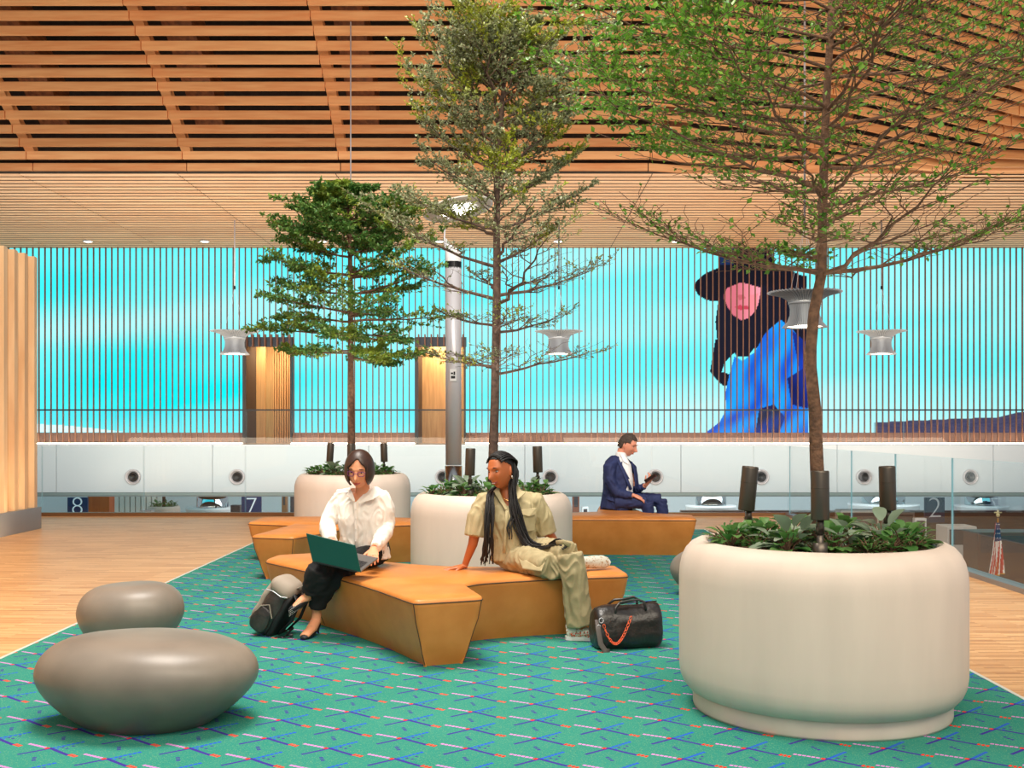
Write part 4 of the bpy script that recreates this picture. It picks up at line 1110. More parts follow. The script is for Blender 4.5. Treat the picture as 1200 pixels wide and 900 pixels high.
def strip(pts, w_, th, name, m, parent, nrm=(0,-1,0)):
    """flat cloth band along pts"""
    mb = MB(); sd = []
    pts = [Vector(p) for p in pts]
    mb.tube(pts, [(w_/2, th/2)]*len(pts), 8, side=[ (pts[min(i+1,len(pts)-1)]-pts[max(i-1,0)]).cross(Vector(nrm)) for i in range(len(pts))])
    return mb.build(name, m, parent, True)
def patch(quad, depth, name, m, parent, bev=.004):
    mb = MB(); q = [Vector(p) for p in quad]; n_ = (q[1]-q[0]).cross(q[2]-q[0]).normalized()*depth
    k = len(q); mb.add(q+[p+n_ for p in q], [tuple(range(k-1,-1,-1)), tuple(range(k,2*k))]+[(i,(i+1)%k,k+(i+1)%k,k+i) for i in range(k)])
    return mb.build(name, m, parent, False, bevel=bev)

# ---- woman with the laptop
W1 = thing('person', 'woman in a white shirt and black trousers with glasses, sitting and typing on a laptop', 'person', (-1.03,7.8,.42))
M1 = hmat(P(421,550,7.63), -6, 19, 3, 1.12)
b = MB(); add_head(b, M1)
b.tube([P(424,558,7.72), P(425,572,7.76), P(426,585,7.78)], [(.050,.052),(.050,.050),(.075,.055)], 20)
b.tube([P(425,578,7.78), P(425,590,7.77), P(425,606,7.77), P(425,630,7.80), P(426,645,7.82)], [(.09,.055),(.135,.085),(.150,.095),(.125,.09),(.14,.10)], 24, side=Vector((1,0,0)))
# arms
b.tube([P(400,588,7.78), P(384,615,7.75), P(389,634,7.50)], [.042,.036,.026], 14)
b.tube([P(449,587,7.78), P(453,618,7.78), P(439,642,7.50)], [.042,.036,.026], 14)
wl_, wr_ = P(389,634,7.50), P(437.5,644,7.46)
hand(b, wl_, Vector((.35,-.75,-.45)), Vector((.8,.3,0)), (0,-.2,1), 1.0, (.3,.35,.4,.45))
hand(b, wr_, Vector((.06,-.72,-.32)), Vector((-1,-.1,-.1)), (0,-.3,1), 1.0, (.25,.3,.35,.4), thumb_out=.9)
# ankles and feet
b.tube([(-1.295,7.36,.26),(-1.30,7.37,.16),(-1.305,7.37,.105),(-1.325,7.31,.060)], [.040,.032,.034,.036], 14)
b.tube([(-1.305,7.38,.10),(-1.33,7.30,.055),(-1.355,7.215,.030)], [(.030,.034),(.036,.026),(.034,.016)], 14, side=Vector((1,-.2,0)))
b.tube([(-1.0,7.8,.50),(-1.20,7.25,.46),(-1.27,7.33,.30),(-1.295,7.36,.2)], [.045,.028,.030,.034], 12)
b.tube([(-.98,7.8,.50),(-1.245,7.225,.48),(-1.315,7.25,.36)], [.045,.030,.030], 12)
b.tube([(-1.318,7.26,.35),(-1.352,7.275,.275)], [.030,.030], 14)
b.tube([(-1.34,7.29,.285),(-1.385,7.26,.255),(-1.435,7.225,.212)], [(.032,.034),(.034,.028),(.030,.016)], 14, side=Vector((0,1,0)))
body1 = remesh(b, 'body', SK1, W1, .0036, 1)
features(M1, body1, LIP1, smile=.4, closed=.9)
# glasses
g = MB()
for s in (-1,1):
    pts = [M1 @ Vector((s*.033+.020*math.cos(a), -.098+abs(s*.033+.02*math.cos(a))*.22, .004+.0145*max(-1,min(1,1.35*math.sin(a))))) for a in [2*PI*q/20 for q in range(21)]]
    g.tube(pts, .0026, 6)
    g.tube([M1 @ Vector((s*.053,-.087,.010)), M1 @ Vector((s*.074,-.04,.008)), M1 @ Vector((s*.076,.01,.004))], .0018, 6)
g.tube([M1 @ Vector((-.013,-.097,.008)), M1 @ Vector((0,-.101,.011)), M1 @ Vector((.013,-.097,.008))], .0018, 6)
g.build('glasses', mat('purple glasses frame', (120,50,110), .3), W1, True)
# bob hair
def bobfn(d):
    x, y, z = d
    if z < 0: x *= 1+.08*(-z/.13); y = y*(1 - .10*(-z/.13)) if y > 0 else y
    return Vector((x, y+.006, z))
def bobkeep(c):
    if c.z < -.088-.02*(c.y < -.02): return False
    if c.y < -.005:
        wd = .008+max(0,(.092-c.z))*.95 if c.z > .02 else .058
        wd = min(wd, .058)
        return abs(c.x-.004) > wd or c.z > .092
    return True
hb = shell(M1, (.095,.109,.127), bobfn, bobkeep, 'hair', HAIR1, W1, .012)
# shirt
s_ = MB()
s_.tube([P(425,575,7.79), P(425,581,7.78), P(425,592,7.77), P(425,606,7.76), P(425,626,7.78), P(426,644,7.80), P(427,656,7.80)], [(.080,.055),(.150,.070),(.185,.100),(.180,.118),(.160,.118),(.178,.128),(.19,.13)], 32, side=Vector((1,0,0)))
s_.tube([P(418,577,7.78), P(402,583,7.78), P(393,596,7.77), P(384.5,612,7.74), P(384,620,7.68), P(388,634,7.50)], [.05,.066,.064,.058,.056,.040], 18)
s_.tube([P(434,577,7.78), P(446,583,7.78), P(452,597,7.78), P(453,614,7.78), P(450,625,7.72), P(440,641,7.50)], [.05,.066,.064,.058,.056,.040], 18)
s_.ell(P(413,605,7.71), (.06,.05,.06)); s_.ell(P(437,605,7.71), (.06,.05,.06))
shirt1 = remesh(s_, 'shirt', SHIRTW, W1, .006, 8, disp=wrinkle(.008, 19, (1,1,.45), 3))
cut(shirt1, lambda c, n: c.y < 7.82 and intri(px_of(c), (405,556), (447,556), (415.5,590)))
# collar wings, placket, cuffs
fz = 7.632
patch([P(410,573,7.71), P(406,581,7.655), P(415,589,fz), P(416,587,fz), P(412.5,577,7.66)], .006, 'collar', SHIRTW, shirt1)
patch([P(438,569,7.72), P(445,580,7.66), P(437,585,7.63), P(419,590,fz), P(433,579,7.66)], .006, 'collar', SHIRTW, shirt1)
strip([P(416,588,7.645), P(416.5,600,7.634), P(417,615,7.635), P(417.5,632,7.645), P(418,646,7.655)], .022, .008, 'placket', SHIRTW, shirt1)
m = MB()
for yy, dd in ((597,7.627),(608,7.622),(620,7.624),(634,7.636)): m.ell(P(416.8,yy,dd-.003), (.005,.003,.005), nu=10, nv=6)
m.build('buttons', mat('white button', (225,220,212), .3), shirt1, True)
# trousers
s_ = MB()
s_.tube([(-1.03,7.82,.60),(-1.03,7.83,.53),(-1.03,7.83,.46)], [(.16,.10),(.175,.13),(.165,.12)], 24, side=Vector((1,0,0)))
s_.tube([(-.95,7.80,.505),(-1.08,7.52,.50),(-1.26,7.20,.485)], [.085,.074,.064], 18)      # crossing thigh
s_.tube([(-1.10,7.82,.505),(-1.16,7.55,.485),(-1.235,7.22,.445)], [.082,.072,.064], 18)   # planted thigh
s_.tube([(-1.26,7.19,.485),(-1.30,7.22,.42),(-1.322,7.27,.34),(-1.335,7.275,.302)], [.064,.060,.056,.054], 16)
s_.tube([(-1.235,7.21,.455),(-1.255,7.26,.38),(-1.28,7.33,.28),(-1.292,7.36,.20)], [.068,.070,.062,.056], 16)
s_.tube([(-1.05,7.36,.455),(-1.13,7.28,.42),(-1.22,7.30,.33),(-1.25,7.34,.24)], [.030,.055,.055,.040], 14)
remesh(s_, 'trousers', BLACKC, W1, .008, 4, disp=wrinkle(.006, 12, (1,1,1), 9))
# shoes
SHB = mat('black dotted fabric shoe', (30,28,32), .6); 
m = MB(); m.tube([(-1.300,7.40,.085),(-1.31,7.375,.055),(-1.33,7.30,.038),(-1.352,7.225,.024),(-1.362,7.195,.018)], [(.026,.020),(.032,.024),(.037,.026),(.035,.021),(.018,.010)], 16, side=Vector((1,-.2,0)))
m.tube([(-1.297,7.405,.075),(-1.295,7.41,.009)], [.012,.005], 10)
sh = remesh(m, 'shoe', SHB, W1, .004, 2); cut(sh, lambda c, n: n.z > .55 and c.y > 7.245 and c.z > .05)
m = MB(); m.tube([(-1.335,7.305,.280),(-1.355,7.29,.262),(-1.395,7.255,.232),(-1.440,7.22,.205),(-1.455,7.21,.197)], [(.026,.018),(.034,.026),(.038,.028),(.033,.022),(.018,.012)], 16, side=Vector((0,1,0)))
m.tube([(-1.325,7.315,.27),(-1.345,7.325,.205)], [.012,.005], 10)
sh = remesh(m, 'shoe', SHB, W1, .004, 2)
d_ = MB()
for i in range(10):
    for j in range(4):
        d_.ell((-1.380-.0075*i, 7.255-.005*i-.028+.004*j-.004, .250-.0055*i-.012*j+.004), (.0022,.0022,.0022), nu=6, nv=4)
d_.build('shoe_dots', EYEW, sh)

# ---- laptop on her lap
H1, H2, T1, T2 = P(366,658,7.12), P(423,671,7.00), P(358.5,625,7.06), P(416,639,6.94)
B2_ = P(443,655.5,7.24); B1_ = H1+(B2_-H2)
LAP = thing('laptop', 'open laptop with dark green lid on the lap of the woman in white', 'laptop', H1)
GLID = mat('dark green lid', (34,92,84), .35, .2); GLB = mat('grey laptop deck', (120,118,118), .4, .6)
def slab(c4, th, name, m, parent, bev=.003): return patch(c4, th, name, m, parent, bev)
slab([H1, H2, T2, T1], -.006, 'lid', GLID, LAP)
inn = (B1_-H1).normalized()
off_ = (H2-H1).cross(T1-H1).normalized()
o_ = off_ if off_.dot(inn) > 0 else -off_
q = [H1.lerp(T1,.08)+(H2-H1)*.03, H2.lerp(T2,.08)-(H2-H1)*.03, T2.lerp(H2,.05)-(H2-H1)*.03, T1.lerp(H1,.05)+(H2-H1)*.03]
slab([v+o_*.0085 for v in q], .001, 'screen', mat('laptop screen', (60,70,80), .15, emit=(200,215,225), es=.5), LAP, 0)
slab([H1, H2, B2_, B1_], .012, 'keyboard_base', GLB, LAP)
up_ = (H2-H1).cross(B1_-H1).normalized()
if up_.z < 0: up_ = -up_
kb = MB(); e1 = (H2-H1); e2 = (B1_-H1)
for r_ in range(5):
    for c_ in range(13):
        o0 = H1+e1*(.06+c_*.068)+e2*(.14+r_*.09)+up_*.0135
        kb.add([o0, o0+e1*.055, o0+e1*.055+e2*.07, o0+e2*.07, o0+up_*.002, o0+e1*.055+up_*.002, o0+e1*.055+e2*.07+up_*.002, o0+e2*.07+up_*.002], [(0,3,2,1),(4,5,6,7),(0,1,5,4),(1,2,6,5),(2,3,7,6),(3,0,4,7)])
kb.build('keys', mat('dark keys', (44,44,48), .5), LAP)
MB().tube([H1+e1*.08, H1+e1*.92], .006, 8).build('hinge', DARKM, LAP)

# ---- woman in khaki
W2 = thing('person', 'woman in khaki shirt and cargo trousers with very long black braids, looking left', 'person', (.02,7.6,.42))
M2 = hmat(P(587,551.5,7.56), -43, 10, -4, 1.08)
b = MB(); add_head(b, M2)
b.tube([P(590,560,7.60), P(593,573,7.62), P(597,586,7.62)], [(.046,.050),(.046,.048),(.075,.055)], 20)
b.tube([P(597,580,7.63), P(599,592,7.62), P(600,606,7.61), P(602,630,7.63), P(606,645,7.65)], [(.09,.055),(.135,.085),(.150,.100),(.12,.09),(.14,.10)], 24, side=Vector((1,0,0)))
b.tube([P(566,592,7.60), P(558,618,7.58), P(554,638,7.59), P(547,656,7.62), P(545,662,7.63)], [.045,.040,.034,.024,.023], 16)
hand(b, P(544,663.5,7.63), Vector((-1,-.12,-.16)), Vector((.1,-1,0)), (0,0,1), 1.0, (.05,.03,.03,.06), spread=.22, thumb_out=.9)
b.tube([P(631,592,7.64), P(641,622,7.68), P(652,640,7.78), P(650,655,7.72)], [.045,.040,.034,.026], 16)
hand(b, P(650,655,7.72), Vector((-.2,.1,-.5)), Vector((-.5,-1,0)), (1,0,.3), 1.0)
b.tube([(.05,7.62,.52),(.395,7.21,.56),(.42,7.2,.35),(.455,7.20,.20),(.47,7.20,.07)], [.06,.045,.040,.036,.034], 12)
body2 = remesh(b, 'body', SK2, W2, .0036, 1)
features(M2, body2, LIP2, smile=1, closed=.6)
m = MB(); m.tube([M2 @ Vector((-.080,.008,-.034)), M2 @ Vector((-.083,.006,-.046)), M2 @ Vector((-.081,.006,-.058))], [.003,.0055,.003], 8); m.tube([M2 @ Vector((.080,.008,-.034)), M2 @ Vector((.083,.006,-.046)), M2 @ Vector((.081,.006,-.058))], [.003,.0055,.003], 8); m.build('earrings', mat('silver earring', (230,228,222), .15, 1), W2, True)
m = MB(); m.tube([P(585,575,7.555), P(590,584,7.535), P(596,587,7.53), P(602,583,7.54), P(606,575,7.57)], .0015, 5); m.build('necklace', mat('thin gold chain', (220,180,100), .2, 1), W2)
# hair: scalp cap, cornrow braids, hanging bundles
def capkeep(c):
    if c.y < .030: return c.z > .028+(.030-c.y)*.62 + .012*max(0,1-abs(abs(c.x)-.055)/.03)*(c.y < -.02)
    return c.z > -.080
hair2 = shell(M2, (.077,.098,.121), lambda d: Vector((d.x,d.y+.004,d.z)), capkeep, 'hair', HAIR2, W2, .006)
br_ = MB(); rr_ = random.Random(8)
for k in range(17):       # braids over the scalp, from the hairline to the back
    u = -1+2*k/16; pts = []
    for q in range(12):
        f = q/11; th = math.radians(52-f*150)      # elevation sweep front top -> back
        yy = -math.cos(math.radians(58)+f*2.0)*0
        a = math.radians(56+f*125); x = u*.073*(math.sin(a*.5+.55))*1.0
        y = -math.cos(a)*.100; z = math.sin(a)*.120*math.sqrt(max(.05,1-(u*.8)**2))+.004
        if f > .75: x *= 1-(f-.75)*1.3
        pts.append(M2 @ Vector((x, y+.004, z)))
    br_.tube(pts, [.0062+.0008*math.sin(q*2.4) for q in range(12)], 7)
def rope(pts, r_, n=26, amp=.004, seed=0):
    out = []; m_ = len(pts)-1
    for i in range(n+1):
        f = i/n*m_; j = min(int(f), m_-1); t_ = f-j
        p0, p1, p2, p3 = (Vector(pts[max(j-1,0)]), Vector(pts[j]), Vector(pts[j+1]), Vector(pts[min(j+2,m_)]))
        c = .5*((2*p1)+(p2-p0)*t_+(2*p0-5*p1+4*p2-p3)*t_*t_+(-p0+3*p1-3*p2+p3)*t_**3)
        out.append(c+Vector((amp*math.sin(i*.9+seed), amp*.6*math.cos(i*.7+seed*2), 0)))
    return out, [r_*(1+.18*math.sin(i*2.2+seed))*(1 if i < n*.85 else .75) for i in range(n+1)]
for k in range(24):       # bundle at the back-right of the face hanging left, in front of the shirt
    a = rr_.uniform(-1,1); dy = rr_.uniform(-.035,.03)
    s0 = M2 @ Vector((-.040+rr_.uniform(-.01,.012), .06+rr_.uniform(0,.03), -.075))
    pts = [M2 @ Vector((-.045,.075,.03)), s0, P(579+a*3,573,7.64+dy), P(574.5+a*4.2,581,7.53+dy), P(573.5+a*5,600,7.47+dy), P(572.5+a*5.4,625,7.45+dy), P(571.5+a*6,645,7.47+dy*.7), P(570.5+a*7.5+rr_.uniform(-3,3),660+rr_.uniform(-6,3),7.50+dy*.6)]
    p_, r_ = rope(pts, .0052, seed=k); br_.tube(p_, r_, 6)
for k in range(28):      # right bundle, down the chest then swept over the lap
    a = rr_.uniform(-1,1); dy = rr_.uniform(-.02,.02)
    pts = [M2 @ Vector((.05,.075,.04)), M2 @ Vector((.068+.012*a,.050+.02*a,-.03)), P(600+a*4.5,574,7.53+dy), P(604+a*6.5,600,7.485+dy), P(610+a*7,622,7.47+dy), P(620+a*6,638-a*3,7.44+dy), P(636+a*5,641-a*3.5,7.36+dy), P(652+a*3,636-a*4+rr_.uniform(-2,2),7.24+dy), P(664+a*4,641-a*3,7.16)]
    if k < 3: pts = pts[:4]+[P(599+a*5,618,7.465), P(600+a*4,632,7.46)]
    p_, r_ = rope(pts, .0052, seed=k+30); br_.tube(p_, r_, 6)
for k in range(8):
    a = rr_.uniform(-1,1); pts = [P(690+a*4,663,7.55), P(697+a*2,662,7.50), P(703+a*4,664+a*2,7.47), P(706+a*2,667+a,7.46)]
br_.build('braids', HAIR2, hair2, True)
# shirt
s_ = MB()
s_.tube([P(598,579,7.65), P(598,584,7.64), P(599,594,7.62), P(600,608,7.61), P(602,628,7.62), P(603,645,7.62), P(604,654,7.62)], [(.085,.055),(.150,.072),(.180,.105),(.178,.125),(.158,.120),(.165,.125),(.170,.125)], 32, side=Vector((1,.1,0)))
s_.tube([P(588,583,7.63), P(568,588,7.61), P(560,605,7.59), P(557,628,7.58)], [.050,.070,.074,.076], 18)
s_.tube([P(606,583,7.64), P(627,588,7.64), P(636,606,7.65), P(639,620,7.67), P(641,626,7.67)], [.050,.070,.068,.070,.070], 18)
s_.ell(P(587,608,7.55), (.06,.05,.06)); s_.ell(P(612,608,7.55), (.06,.05,.06))
shirt2 = remesh(s_, 'shirt', KHAKI, W2, .006, 7, disp=wrinkle(.007, 17, (1,1,.45), 21))
cut(shirt2, lambda c, n: c.y < 7.66 and intri(px_of(c), (580,570), (607,570), (595,594)))
patch([P(605,565,7.62), P(611,575,7.55), P(617,577,7.53), P(607,586,7.50), P(602,577,7.54)], .007, 'collar', KHAKI, shirt2)
patch([P(583,571,7.58), P(578,576,7.56), P(592,598,7.476), P(594.5,597,7.476)], .006, 'collar', KHAKI, shirt2)
fp = 7.490
patch([P(611,597,7.475), P(629,595,7.51), P(628,603,7.50), P(620,605,7.47), P(612.5,603,7.465)], .006, 'pocket_flap', KHAKI, shirt2)
patch([P(613,604,7.478), P(627,603,7.512), P(627,622,7.52), P(615,623,7.485)], .004, 'pocket', KHAKI, shirt2)
strip([P(594,598,7.475), P(593,615,7.476), P(592,632,7.485), P(591,648,7.492)], .02, .008, 'placket', KHAKI, shirt2)
m = MB(); m.tube([P(547,628,7.50), P(557,631.5,7.50), P(567,631,7.53)], .004, 6); 
# cargo trousers
s_ = MB()
s_.tube([P(604,642,7.66), P(606,652,7.66), P(606,660,7.66)], [(.165,.11),(.175,.12),(.165,.11)], 24, side=Vector((1,0,0)))
s_.tube([P(598,654,7.62), (.13,7.42,.505), (.27,7.20,.492)], [.098,.095,.080], 20)
s_.tube([(.27,7.20,.485),(.38,7.36,.475),(.47,7.53,.470)], [.078,.068,.060], 18)
s_.tube([P(618,650,7.66), (.26,7.47,.565), (.395,7.19,.575)], [.098,.090,.080], 20)
s_.tube([(.395,7.185,.575),(.415,7.17,.48),(.435,7.18,.34),(.452,7.195,.20),(.470,7.205,.115)], [(.084,.080),(.084,.080),(.083,.078),(.088,.080),(.098,.085)], 20, side=Vector((1,0,0)))
pants2 = remesh(s_, 'cargo_trousers', KHAKIP, W2, .0065, 5, disp=wrinkle(.009, 15, (1,1,.5), 40))
patch([P(607,653,7.36), P(630,646,7.33), P(640,655,7.19), P(634,669,7.12), P(612,666,7.26)], .012, 'cargo_pocket', KHAKIP, pants2, .006)
patch([P(606,651,7.37), P(629,644.5,7.33), P(640,653,7.18), P(639,656,7.17), P(628,650,7.28), P(608,657,7.35)], .018, 'pocket_flap', KHAKIP, pants2, .005)
strip([P(652,636,7.16), P(660,635,7.11), P(668,639,7.095)], .03, .008, 'knee_seam', KHAKIP, pants2)
# shoes
SHM = mat('pale speckled trainer', (206,204,190), .6, col2=(170,140,104), vscale=60, lo=.55, hi=.6); SOLE = mat('off-white sole', (222,222,218), .5)
def trainer(c, d, up, name='shoe'):
    d = Vector(d).normalized(); up = Vector(up).normalized(); sd = d.cross(up); c = Vector(c); m = MB()
    pr = [(-.115,.052,.034,.046),(-.08,.056,.040,.056),(-.02,.050,.042,.046),(.05,.042,.046,.034),(.11,.036,.046,.026),(.15,.030,.030,.018)]
    m.tube([c+d*a+up*h for a, h, w_, r_ in pr], [(w_, r_) for a, h, w_, r_ in pr], 18, side=sd)
    o = remesh(m, name, SHM, W2, .005, 2)
    s = MB(); k = len(pr); ring = []
    out = [(-.125,.0),(-.115,.030),(-.07,.038),(-.0,.036),(.06,.046),(.12,.044),(.155,.026),(.168,0)]
    loop = [(a,b_) for a,b_ in out]+[(a,-b_) for a,b_ in out[-2:0:-1]]
    vs = [c+d*a*1.0+sd*b_*1.06+up*.001 for a, b_ in loop]+[c+d*a+sd*b_*1.06+up*.026 for a, b_ in loop]; n_ = len(loop)
    s.add(vs, [tuple(range(n_)), tuple(range(2*n_-1,n_-1,-1))]+[(i,n_+i,n_+(i+1)%n_,(i+1)%n_) for i in range(n_)]); s.build('sole', SOLE, o)
    m2 = MB(); cs_ = [(200,80,50),(60,120,70),(220,170,60)]
    for q in range(26):
        a = R.uniform(-.09,.13); z_ = R.uniform(.035,.07); m2.ell(c+d*a+up*z_*(.9 if a < .03 else .75)-sd*(.046 if (sd.y > 0) else -.046)*(.98 if a<.08 else .85), (.005,.005,.005), nu=6, nv=4)
    m2.build('shoe_speckles', mat('orange speckles', (206,84,50), .6), o)
    return o
trainer((.49,7.20,.0085), (1,-.10,0), (0,0,1))
trainer((.555,7.60,.465), (.95,.35,0), (-.2,-.95,.25))

# ---- man in the suit
YM = 13.05
MN = thing('person', 'man in a navy blue suit sitting in profile and looking at a phone', 'person', (1.30,YM,.42))
M3 = hmat(P(735.5,521.5,YM+.02), 66, 20, 0, 1.17)
b = MB(); add_head(b, M3, False)
b.tube([P(730,526,YM+.03), P(727.5,534,YM+.04), P(726,545,YM+.04)], [.058,.058,.07], 18)
b.tube([P(726,550,YM+.03), P(727,565,YM+.02), P(726,585,YM+.02)], [(.10,.05),(.11,.06),(.11,.06)], 20, side=Vector((.55,-.8,0)))
b.tube([P(714,556,YM-.12), P(724,577,YM-.14), P(742,581,YM-.20)], [.045,.038,.028], 14)
hand(b, P(744,581,YM-.21), Vector((1,-.1,-.42)), Vector((0,.9,.4)), (.3,0,1), 1.05, (.15,.2,.2,.25), thumb_out=.6)
b.tube([P(738,556,YM+.18), P(745,574,YM+.12), P(756,569,YM-.02)], [.045,.038,.028], 14)
hand(b, P(757.5,567.5,YM-.03), Vector((.55,-.05,.85)), Vector((-.6,-.6,.4)), (.9,-.2,-.5), 1.05, (.55,.7,.8,.85), thumb_out=.7)
body3 = remesh(b, 'body', SK3, MN, .0042, 1)
features(M3, body3, mat('man lips', (186,104,92), .5), brow=mat('brown brow', (92,66,50), .7), closed=.9)
def mkeep(c):
    if c.y < -.045: return c.z > .074
    if c.y < .005: return c.z > .030
    return c.z > -.045 if c.y > .03 else c.z > .012
shell(M3, (.081,.100,.126), lambda d: d+Vector((0,.002,.0))+d.normalized()*.005*noise.noise(d*60), mkeep, 'hair', HAIR3, MN, .010)
s_ = MB()      # white shirt
s_.tube([P(728,537,YM+.02), P(728,545,YM+.02), P(728,562,YM+.0), P(728,585,YM+.0)], [(.075,.07),(.14,.10),(.165,.120),(.15,.13)], 24, side=Vector((.55,-.8,0)))
s_.tube([P(728.5,530,YM+.03), P(727.5,539,YM+.03)], [.068,.074], 20)
shirt3 = remesh(s_, 'shirt', SHIRTB, MN, .007, 2)
patch([P(726,531,YM-.05), P(732,533,YM-.06), P(738,545,YM-.115), P(731,541,YM-.11)], .008, 'collar', SHIRTB, shirt3)
s_ = MB()      # jacket
sdv = Vector((.62,-.78,0))
s_.tube([P(725,536,YM+.05), P(724,541,YM+.04), P(724,556,YM+.03), P(724,575,YM+.03), P(723,590,YM+.03), P(722,597,YM+.03)], [(.10,.08),(.185,.105),(.205,.140),(.195,.150),(.21,.165),(.21,.17)], 30, side=sdv)
s_.tube([P(721,540,YM-.03), P(714,548,YM-.11), P(715,564,YM-.14), P(724,578,YM-.15), P(741,581,YM-.20)], [.06,.075,.068,.060,.046], 18)
s_.tube([P(731,541,YM+.10), P(739,549,YM+.17), P(743,568,YM+.15), P(746,574,YM+.10), P(755,570,YM-.01)], [.06,.070,.062,.056,.044], 18)
s_.tube([P(713,594,YM+.05), P(704,593,YM+.06)], [.08,.05], 12)
jk = remesh(s_, 'suit_jacket', NAVYC, MN, .0085, 3, disp=wrinkle(.009, 10, (1,1,.7), 70))
cut(jk, lambda c, n: (c.y < YM+.12 and (intri(px_of(c), (722,531), (741.5,538), (744.5,574)) or intri(px_of(c), (741.5,538), (744.5,574), (738,541))) and n.x > -.3))
m = MB()
strip([P(722,535,YM-.06), P(728,547,YM-.135), P(735,563,YM-.165), P(739.5,574,YM-.165)], .038, .010, 'lapel', NAVYC, jk, (.4,-1,0))
strip([P(740,541,YM+.03), P(743.5,551,YM-.01), P(745,564,YM-.04), P(745,573,YM-.07)], .030, .010, 'lapel', NAVYC, jk, (.8,-.7,0))
s_ = MB()
s_.tube([(1.27,YM,.50),(1.29,YM,.55)], [(.17,.14),(.16,.12)], 20, side=Vector((0,1,0)))
s_.tube([(1.26,YM-.10,.515),(1.45,YM-.14,.525),(1.62,YM-.17,.520)], [.095,.085,.072], 18)
s_.tube([(1.62,YM-.17,.520),(1.635,YM-.17,.40),(1.62,YM-.16,.22),(1.61,YM-.16,.10)], [.074,.070,.060,.062], 18)
s_.tube([(1.27,YM+.10,.515),(1.55,YM+.08,.535),(1.81,YM+.02,.535)], [.095,.085,.072], 18)
s_.tube([(1.81,YM+.02,.535),(1.83,YM+.02,.40),(1.80,YM+.03,.22),(1.78,YM+.03,.10)], [.074,.070,.060,.062], 18)
remesh(s_, 'suit_trousers', NAVYC, MN, .009, 3, disp=wrinkle(.007, 11, (1,1,1), 80))
for (x, y_) in ((1.66,YM-.17),(1.83,YM+.02)):
    m = MB(); m.tube([(x-.10,y_,.050),(x-.04,y_,.060),(x+.06,y_,.045),(x+.15,y_,.035),(x+.19,y_,.028)], [(.034,.040),(.042,.048),(.045,.035),(.042,.026),(.025,.018)], 16, side=Vector((0,1,0))); remesh(m, 'shoe', mat('black leather shoe', (26,22,22), .3), MN, .006, 2)
c = P(762,560.5,YM-.10); t = thing('smartphone', 'dark smartphone held up by the man in the navy suit', 'phone', c)
Mx = Matrix.Translation(c) @ Matrix.Rotation(math.radians(-32),4,'Y') @ Matrix.Rotation(math.radians(24),4,'X')
m = MB(); m.obox(Mx, .075, .036, .005); m.build('phone_body', mat('dark red phone case', (70,28,28), .4), t, bevel=.003)
m = MB(); m.obox(Mx @ Matrix.Translation((0,0,.0055)), .070, .032, .0006); m.build('screen', mat('phone glass', (20,22,26), .1), t)

# ------------------------------------------------------------------ bags
BL = mat('black leather', (26,24,24), .34, col2=(40,34,32), vscale=14, bump=.5, bscale=30, spec=.6)
ORG = mat('orange chain', (236,98,56), .4)
a0 = PZ(693,755,0); DBx, DBy = .745, 6.99
t = thing('duffel_bag', 'black leather duffel bag with an orange chain, on the carpet by the khaki trousers', 'bag', (DBx,DBy,0))
TR = Matrix.Translation((DBx,DBy,0)) @ Matrix.Rotation(math.radians(14),4,'Z')
prof = []; m = MB(); k = 26; n = 40; vs = []
for i in range(k+1):
    f = i/k; x = -.225+.45*f; e = max(0, 1-abs(2*f-1)**7)**.5; sag = .018*math.sin(f*9+1)
    for j in range(n):
        a = 2*PI*j/n; cy = math.cos(a); sz = math.sin(a)
        yy = .115*math.copysign(abs(cy)**.75, cy)*(.72+.28*e)*(1+.10*(sz < 0)); zz = .135+.135*math.copysign(abs(sz)**.72, sz)*(.80+.20*e)
        if sz > 0: zz += (.012*math.sin(f*7)+.03*f-.005+sag*.3)*sz; yy *= 1-.35*sz**2
        q = Vector((x*10, yy*12, zz*12)); w_ = noise.noise(q)*.008
        vs.append(TR @ Vector((x, yy+w_, max(.009, zz+w_))))
fs = [(i*n+j, (i+1)*n+j, (i+1)*n+(j+1)%n, i*n+(j+1)%n) for i in range(k) for j in range(n)]+[tuple(range(n)), tuple(k*n+j for j in range(n-1,-1,-1))]
m.add(vs, fs); o = m.build('bag_body', BL, t, True)
sb = o.modifiers.new('s','SUBSURF'); sb.levels = 1; sb.render_levels = 1
for s in (-1,1):
    pts = [TR @ Vector((x, s*.05+s*dy, z)) for x, dy, z in ((-.10,.03,.225),(-.095,.02,.27),(-.06,.005,.300),(.0,-.01,.305),(.07,.0,.312),(.10,.015,.30),(.105,.03,.25))]
    MB().tube(pts, .0085, 8).build('handle', BL, t, True)
MB().tube([TR @ Vector((x,0,z)) for x, z in ((-.215,.258),(-.1,.276),(0,.285),(.1,.288),(.21,.290))], .004, 6).build('zip', DARKM, t)
